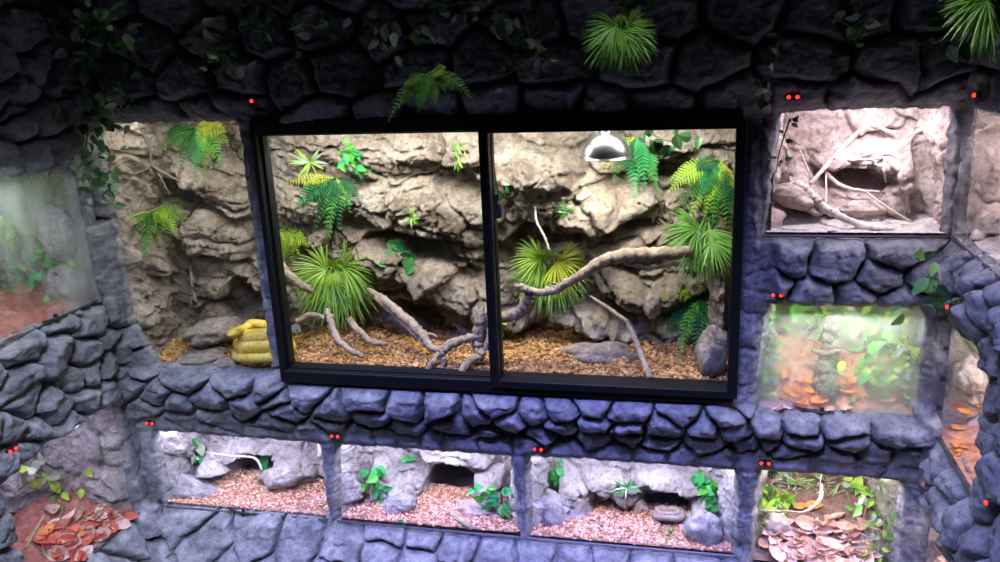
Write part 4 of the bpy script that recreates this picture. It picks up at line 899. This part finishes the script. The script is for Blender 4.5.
# ------------------------------------------------------------------ dry leaves
def dry_leaf(label, px, py, y, L, ang, mat, seed, wall='F', group='dry leaves littering the lower right terrarium', name='dry_leaf', z=None):
    rg = np.random.default_rng(seed)
    p = on_rock(px, py, .010, at(px, py, y) if wall == 'F' else atX(px, py, (XL if wall == 'L' else XR)+y)); k = np.linalg.norm(p-CAM)/F
    mb = MB(); d = np.array([math.cos(ang), math.sin(ang), rg.uniform(-.1, .35)]); nr = np.array([rg.normal(0, .35), rg.normal(-.45, .3), 1.])
    d = unit(d); nr = unit(nr-(nr@d)*d); b = np.cross(d, nr); n, mm = 9, 7; vs = []; W = L*rg.uniform(.42, .6); cu = rg.uniform(.1, .45); cw = rg.uniform(.25, .7)
    for i in range(n):
        t = i/(n-1); w = math.sin(math.pi*t**.85)**.8*W/2+.0*L
        for j in range(mm):
            s = -1+2*j/(mm-1); vs.append((d*(t-.5)*L+b*s*w+nr*(cu*L*(t-.5)**2*2+cw*w*abs(s)**1.7+L*.02*rg.normal()))*k)
    mb.add(vs, [(i*mm+j, i*mm+j+1, (i+1)*mm+j+1, (i+1)*mm+j) for i in range(n-1) for j in range(mm-1)])
    o = mb.build(name, mat, smooth=True); o.location = Vector([float(q) for q in p]); tag(o, label, 'leaf', group); return o
rg = np.random.default_rng(99); mats = ['dry_leaf', 'dry_leaf', 'dry_leaf', 'dry_leaf_brown', 'dry_leaf']
LIT = [(814,506,.20,'orange leaf standing behind the twig in the leaf-littered terrarium','dry_leaf_orange',16),(800,507,.18,'orange brown leaf under the slender curved twig','dry_leaf_orange',16),(838,517,.20,'pinkish leaf at the back of the leaf litter','dry_leaf',22),
 (793,552,.07,'curled brown cup-shaped leaf at the front of the leaf litter','dry_leaf_brown',20),(866,558,.07,'broad pale pink leaf at the front right of the leaf litter','dry_leaf',30),(762,545,.09,'narrow brown leaf roll at the left of the leaf litter','dry_leaf_brown',18)]
for i, (x, y, d, lb, m_, L) in enumerate(LIT): dry_leaf(lb, x, y, d, L, .4*i, m_, i+1)
for i in range(70):
    t = rg.uniform(0, 1); x = rg.uniform(764, 872-8*t); y = 520+46*t+rg.normal(0, 1); yy = .25-.19*t
    dry_leaf('curled pinkish brown dry leaf in the thick litter of the lower right terrarium', x, y, yy, rg.uniform(16, 28), rg.uniform(0, 6.28), mats[rg.integers(0, 5)], 100+i)
for i in range(18):
    x = 764+i*8.2; dry_leaf('pale pink curled leaf lying along the bottom of the misted pane', x, 407+i*.5+rg.uniform(-3, 3), .07+rg.uniform(0, .05), rg.uniform(16, 26), rg.uniform(0, 6.28), 'dry_leaf', 300+i, group='pale curled leaves along the misted pane')
for i in range(26):
    dry_leaf('orange dry leaf on the soil behind the misted pane', rg.uniform(775, 905), rg.uniform(375, 402), .2, rg.uniform(18, 30), rg.uniform(0, 6.28), 'dry_leaf_orange', 400+i, group='orange leaves behind the misted pane')
for i in range(95):
    t = rg.uniform(0, 1); x = rg.uniform(35+40*(1-t)*.6, 140); y = 512+rg.uniform(0, 45)
    dry_leaf('reddish dry leaf covering the floor of the lower left wall terrarium', x, y, -.05-rg.uniform(0, .12), rg.uniform(16, 28), rg.uniform(0, 6.28), ['dry_leaf_red', 'dry_leaf_red', 'dry_leaf_brown', 'dry_leaf'][rg.integers(0, 4)], 500+i, wall='L', group='red leaves in the lower left wall terrarium')
dry_leaf('large orange leaf on the left of the red litter in the lower left terrarium', 44, 536, -.04, 26, .9, 'dry_leaf_orange', 601, wall='L', group=None)
dry_leaf('large orange leaf in the middle of the red litter in the lower left terrarium', 72, 535, -.05, 26, .3, 'dry_leaf_orange', 602, wall='L', group=None)
for i in range(14):
    dry_leaf('orange leaf inside the narrow middle right wall terrarium', rg.uniform(950, 985), rg.uniform(405, 455), .08, rg.uniform(9, 15), rg.uniform(0, 6.28), 'dry_leaf_orange', 700+i, wall='R', group='orange leaves in the middle right wall terrarium')
for i in range(12):
    dry_leaf('orange leaf inside the lowest right wall terrarium', rg.uniform(938, 962), rg.uniform(535, 572), .08, rg.uniform(14, 24), rg.uniform(0, 6.28), 'dry_leaf', 720+i, wall='R', group='orange leaves in the lowest right wall terrarium')

# ------------------------------------------------------------------ snakes
def snake(label, px, py, y, R, r, loops, rise, mat, name, a0=0., hx=0, squash=.7):
    c = in_front(px, py, at(px, py, y), .002); k = np.linalg.norm(c-CAM)/F; R *= k; r *= k; rise *= k; pts = []; n = int(loops*18)
    for i in range(n+1):
        t = i/n; a = a0+t*loops*2*math.pi; rr = R*(1-.55*t); pts.append(c+np.array([math.cos(a)*rr, math.sin(a)*rr*squash, r+rise*t+.003*math.sin(a*3)]))
    last = pts[-1]; dr = unit(pts[-1]-pts[-2])
    e = empty(name, c, label, 'snake'); mb = MB(); tube(mb, pts, [r*.25, r*.7, r*.95, r, r, r, r*.9, r*.65], 12, raw=True, flat=.9)
    # neck and head, one continuous body
    hd = [last+dr*r*q+np.array([0, -r*.1*q, 0]) for q in (0, .8, 1.5, 2.2, 2.9, 3.3)]
    tube(mb, hd, [r*.65, r*.55, r*.75, r*.8, r*.55, r*.2], 12, n=4, flat=.7); mb.build('body', mat, e, smooth=True)
    s = unit(np.cross(dr, (0, 0, 1)))
    for sg in (-1, 1):
        m2 = MB(); q = hd[3]+s*sg*r*.55+np.array([0, 0, r*.3]); tube(m2, [q-s*sg*.002, q+s*sg*.001, q+s*sg*.0025], [.003, .003, .001], 8, 2); m2.build('eye', 'cable', e, smooth=True)
    return e
snake('thick yellow snake coiled on the bark behind the rock pillar', 266, 364, .13, 30, 7.5, 3.3, 31, 'yellow_snake', 'yellow_snake', 1.2, squash=.65)
snake('grey brown snake coiled in the low cave of the third lower terrarium', 669, 519, .21, 15, 4.0, 2.2, 5, 'grey_snake', 'grey_snake', .5, squash=.6)

# ------------------------------------------------------------------ heat lamp
hp = at(606, 157, .12); hk = np.linalg.norm(hp-CAM)/F
H_ = empty('heat_lamp', hp, 'silver dome heat lamp hanging at the top of the right sliding pane', 'lamp')
def lathe(mb, c, prof, n=32):
    vs = []; m = len(prof)
    for i in range(n):
        a = 2*math.pi*i/n
        for r, z in prof: vs.append(c+np.array([r*math.cos(a), r*math.sin(a), z]))
    mb.add(vs, [(i*m+j, ((i+1) % n)*m+j, ((i+1) % n)*m+j+1, i*m+j+1) for i in range(n) for j in range(m-1)])
R0 = 24.5*hk
prof = [(R0*math.cos(t), R0*.98*math.sin(t)) for t in np.linspace(0, 1.35, 12)]+[(R0*.2, R0*1.0), (R0*.2, R0*1.5), (0.0005, R0*1.52)]
mb = MB(); lathe(mb, hp, [(R0*1.04, -.002), (R0*1.04, .001)]+prof); mb.build('dome', 'steel', H_, smooth=True)
mb = MB(); lathe(mb, hp, [(.0005, .004), (R0*.35, .010), (R0*.42, .03), (R0*.2, .05)], 20); mb.build('bulb', 'bulb', H_, smooth=True)
mb = MB(); tube(mb, [hp+np.array([0, 0, R0*1.45]), hp+np.array([.002, .01, R0*2]), hp+np.array([.01, .03, R0*3])], [.004]*3, 6, 4); mb.build('cord', 'cable', H_)
# small items
mb = MB(); c = at(795, 231, .10); lathe(mb, c, [(.0005, .004), (.045, .004), (.055, .018), (.06, .018), (.055, -.006), (.0005, -.006)], 28); tag(mb.build('water_dish', 'sand', smooth=True), 'shallow pale blue grey water dish on the sand of the bright terrarium', 'dish')

# ------------------------------------------------------------------ lights
def area(name, loc, tgt, sx, sy, power, col, spread=180):
    l = bpy.data.lights.new(name, 'AREA'); l.shape = 'RECTANGLE'; l.size = sx; l.size_y = sy; l.energy = power; l.color = col; l.spread = math.radians(spread)
    o = bpy.data.objects.new(name, l); COL.objects.link(o); o.location = loc
    d = Vector(tgt)-Vector(loc); o.rotation_euler = d.to_track_quat('-Z', 'Y').to_euler(); return o
NW = (1, .97, .90); VI = (.80, .76, 1.); PK = (1., .88, .97)
for x, p in ((-1.5, 1.5), (-1.0, 4.0), (-.62, 3.8), (-.18, 3.8)): area('terrarium_tube', (x, .09, 1.56), (x, .20, .9), .34, .05, p, NW)
area('terrarium_tube', (.06, .12, 1.56), (.06, .2, .9), .1, .06, .6, NW)
s = bpy.data.lights.new('heat_spot', 'SPOT'); s.energy = 7; s.spot_size = math.radians(120); s.spot_blend = .6; s.color = (1, .93, .84); s.shadow_soft_size = .02
so = bpy.data.objects.new('heat_spot', s); COL.objects.link(so); so.location = Vector([float(q) for q in hp+np.array([0, 0, -.006])]); so.rotation_euler = (math.radians(20), 0, 0)
for (x0, x1), p in ((D1x, 3.8), (D2x, 3.9), (D3x, 3.9)): area('terrarium_tube', ((x0+x1)/2, .065, .565), ((x0+x1)/2, .09, .2), (x1-x0)*.98, .04, p, VI)
area('terrarium_tube', ((D4x[0]+D4x[1])/2, .08, .565), ((D4x[0]+D4x[1])/2, .12, .2), .38, .05, 3.3, PK)
area('terrarium_tube', ((Bx[0]+Bx[1])/2, .08, 1.57), ((Bx[0]+Bx[1])/2, .11, 1.2), .25, .05, 2.0, (.98, .86, 1.))
area('terrarium_spot', (Bx[0]+.31, .10, 1.56), (Bx[0]+.31, .20, 1.42), .05, .05, .45, (1, .95, 1), 120)
area('terrarium_tube', ((Cx[0]+Cx[1])/2, .09, 1.06), ((Cx[0]+Cx[1])/2, .15, .7), .25, .05, 2.0, (1, .98, .95))
area('terrarium_tube', (XL-.10, -.4, 1.48), (XL-.15, -.4, 1.), .05, .7, 3.4, (.92, .97, 1))
area('terrarium_tube', (XL-.10, -.28, .71), (XL-.13, -.28, .3), .05, .35, 2.2, VI)
area('terrarium_tube', (XR+.20, -.28, 1.57), (XR+.21, -.28, 1.2), .05, .35, 3.2, PK)
area('terrarium_tube', (XR+.19, -.2, 1.05), (XR+.20, -.2, .7), .05, .22, 2.2, PK)
area('terrarium_tube', (XR+.19, -.2, .56), (XR+.20, -.2, .3), .05, .22, 2.2, PK)
# bluish lights added overhead, out of view, shining down on the lower wall
area('added_wall_light', (-.45, -1.15, 2.75), (-.45, -.12, .0), 1.7, .12, 16, (.29, .31, 1.), 40)
area('added_plant_light', (-.5, -.34, 2.55), (-.5, -.24, 0), 2.1, .05, 2.3, (.95, 1., .85), 28)  # strip added above to brighten the plants on the upper rock
area('added_wall_light', (-.5, -1.9, 2.7), (-1.75, -.5, .45), .4, .2, 5.0, (.72, .82, 1.), 44)
area('added_wall_light', (-.3, -1.9, 2.7), (.65, -.3, .4), .4, .2, 2.8, (.46, .52, 1.), 38)
area('added_wall_light', (-.55, -2.6, 2.6), (-.55, 0, 1.6), 2.2, .3, .08, (.75, .9, 1.), 140)  # weak fill added for the dark upper wall
w = bpy.data.worlds.new('world'); scene.world = w; w.use_nodes = True; w.node_tree.nodes['Background'].inputs[0].default_value = (.3, .36, .5, 1); w.node_tree.nodes['Background'].inputs[1].default_value = .004
vs_ = scene.view_settings; vs_.view_transform = 'Standard'; vs_.look = 'None'; vs_.gamma = 1; vs_.use_curve_mapping = False; vs_.exposure = 0.
scene.cycles.max_bounces = 8; scene.cycles.transparent_max_bounces = 16; scene.cycles.diffuse_bounces = 4
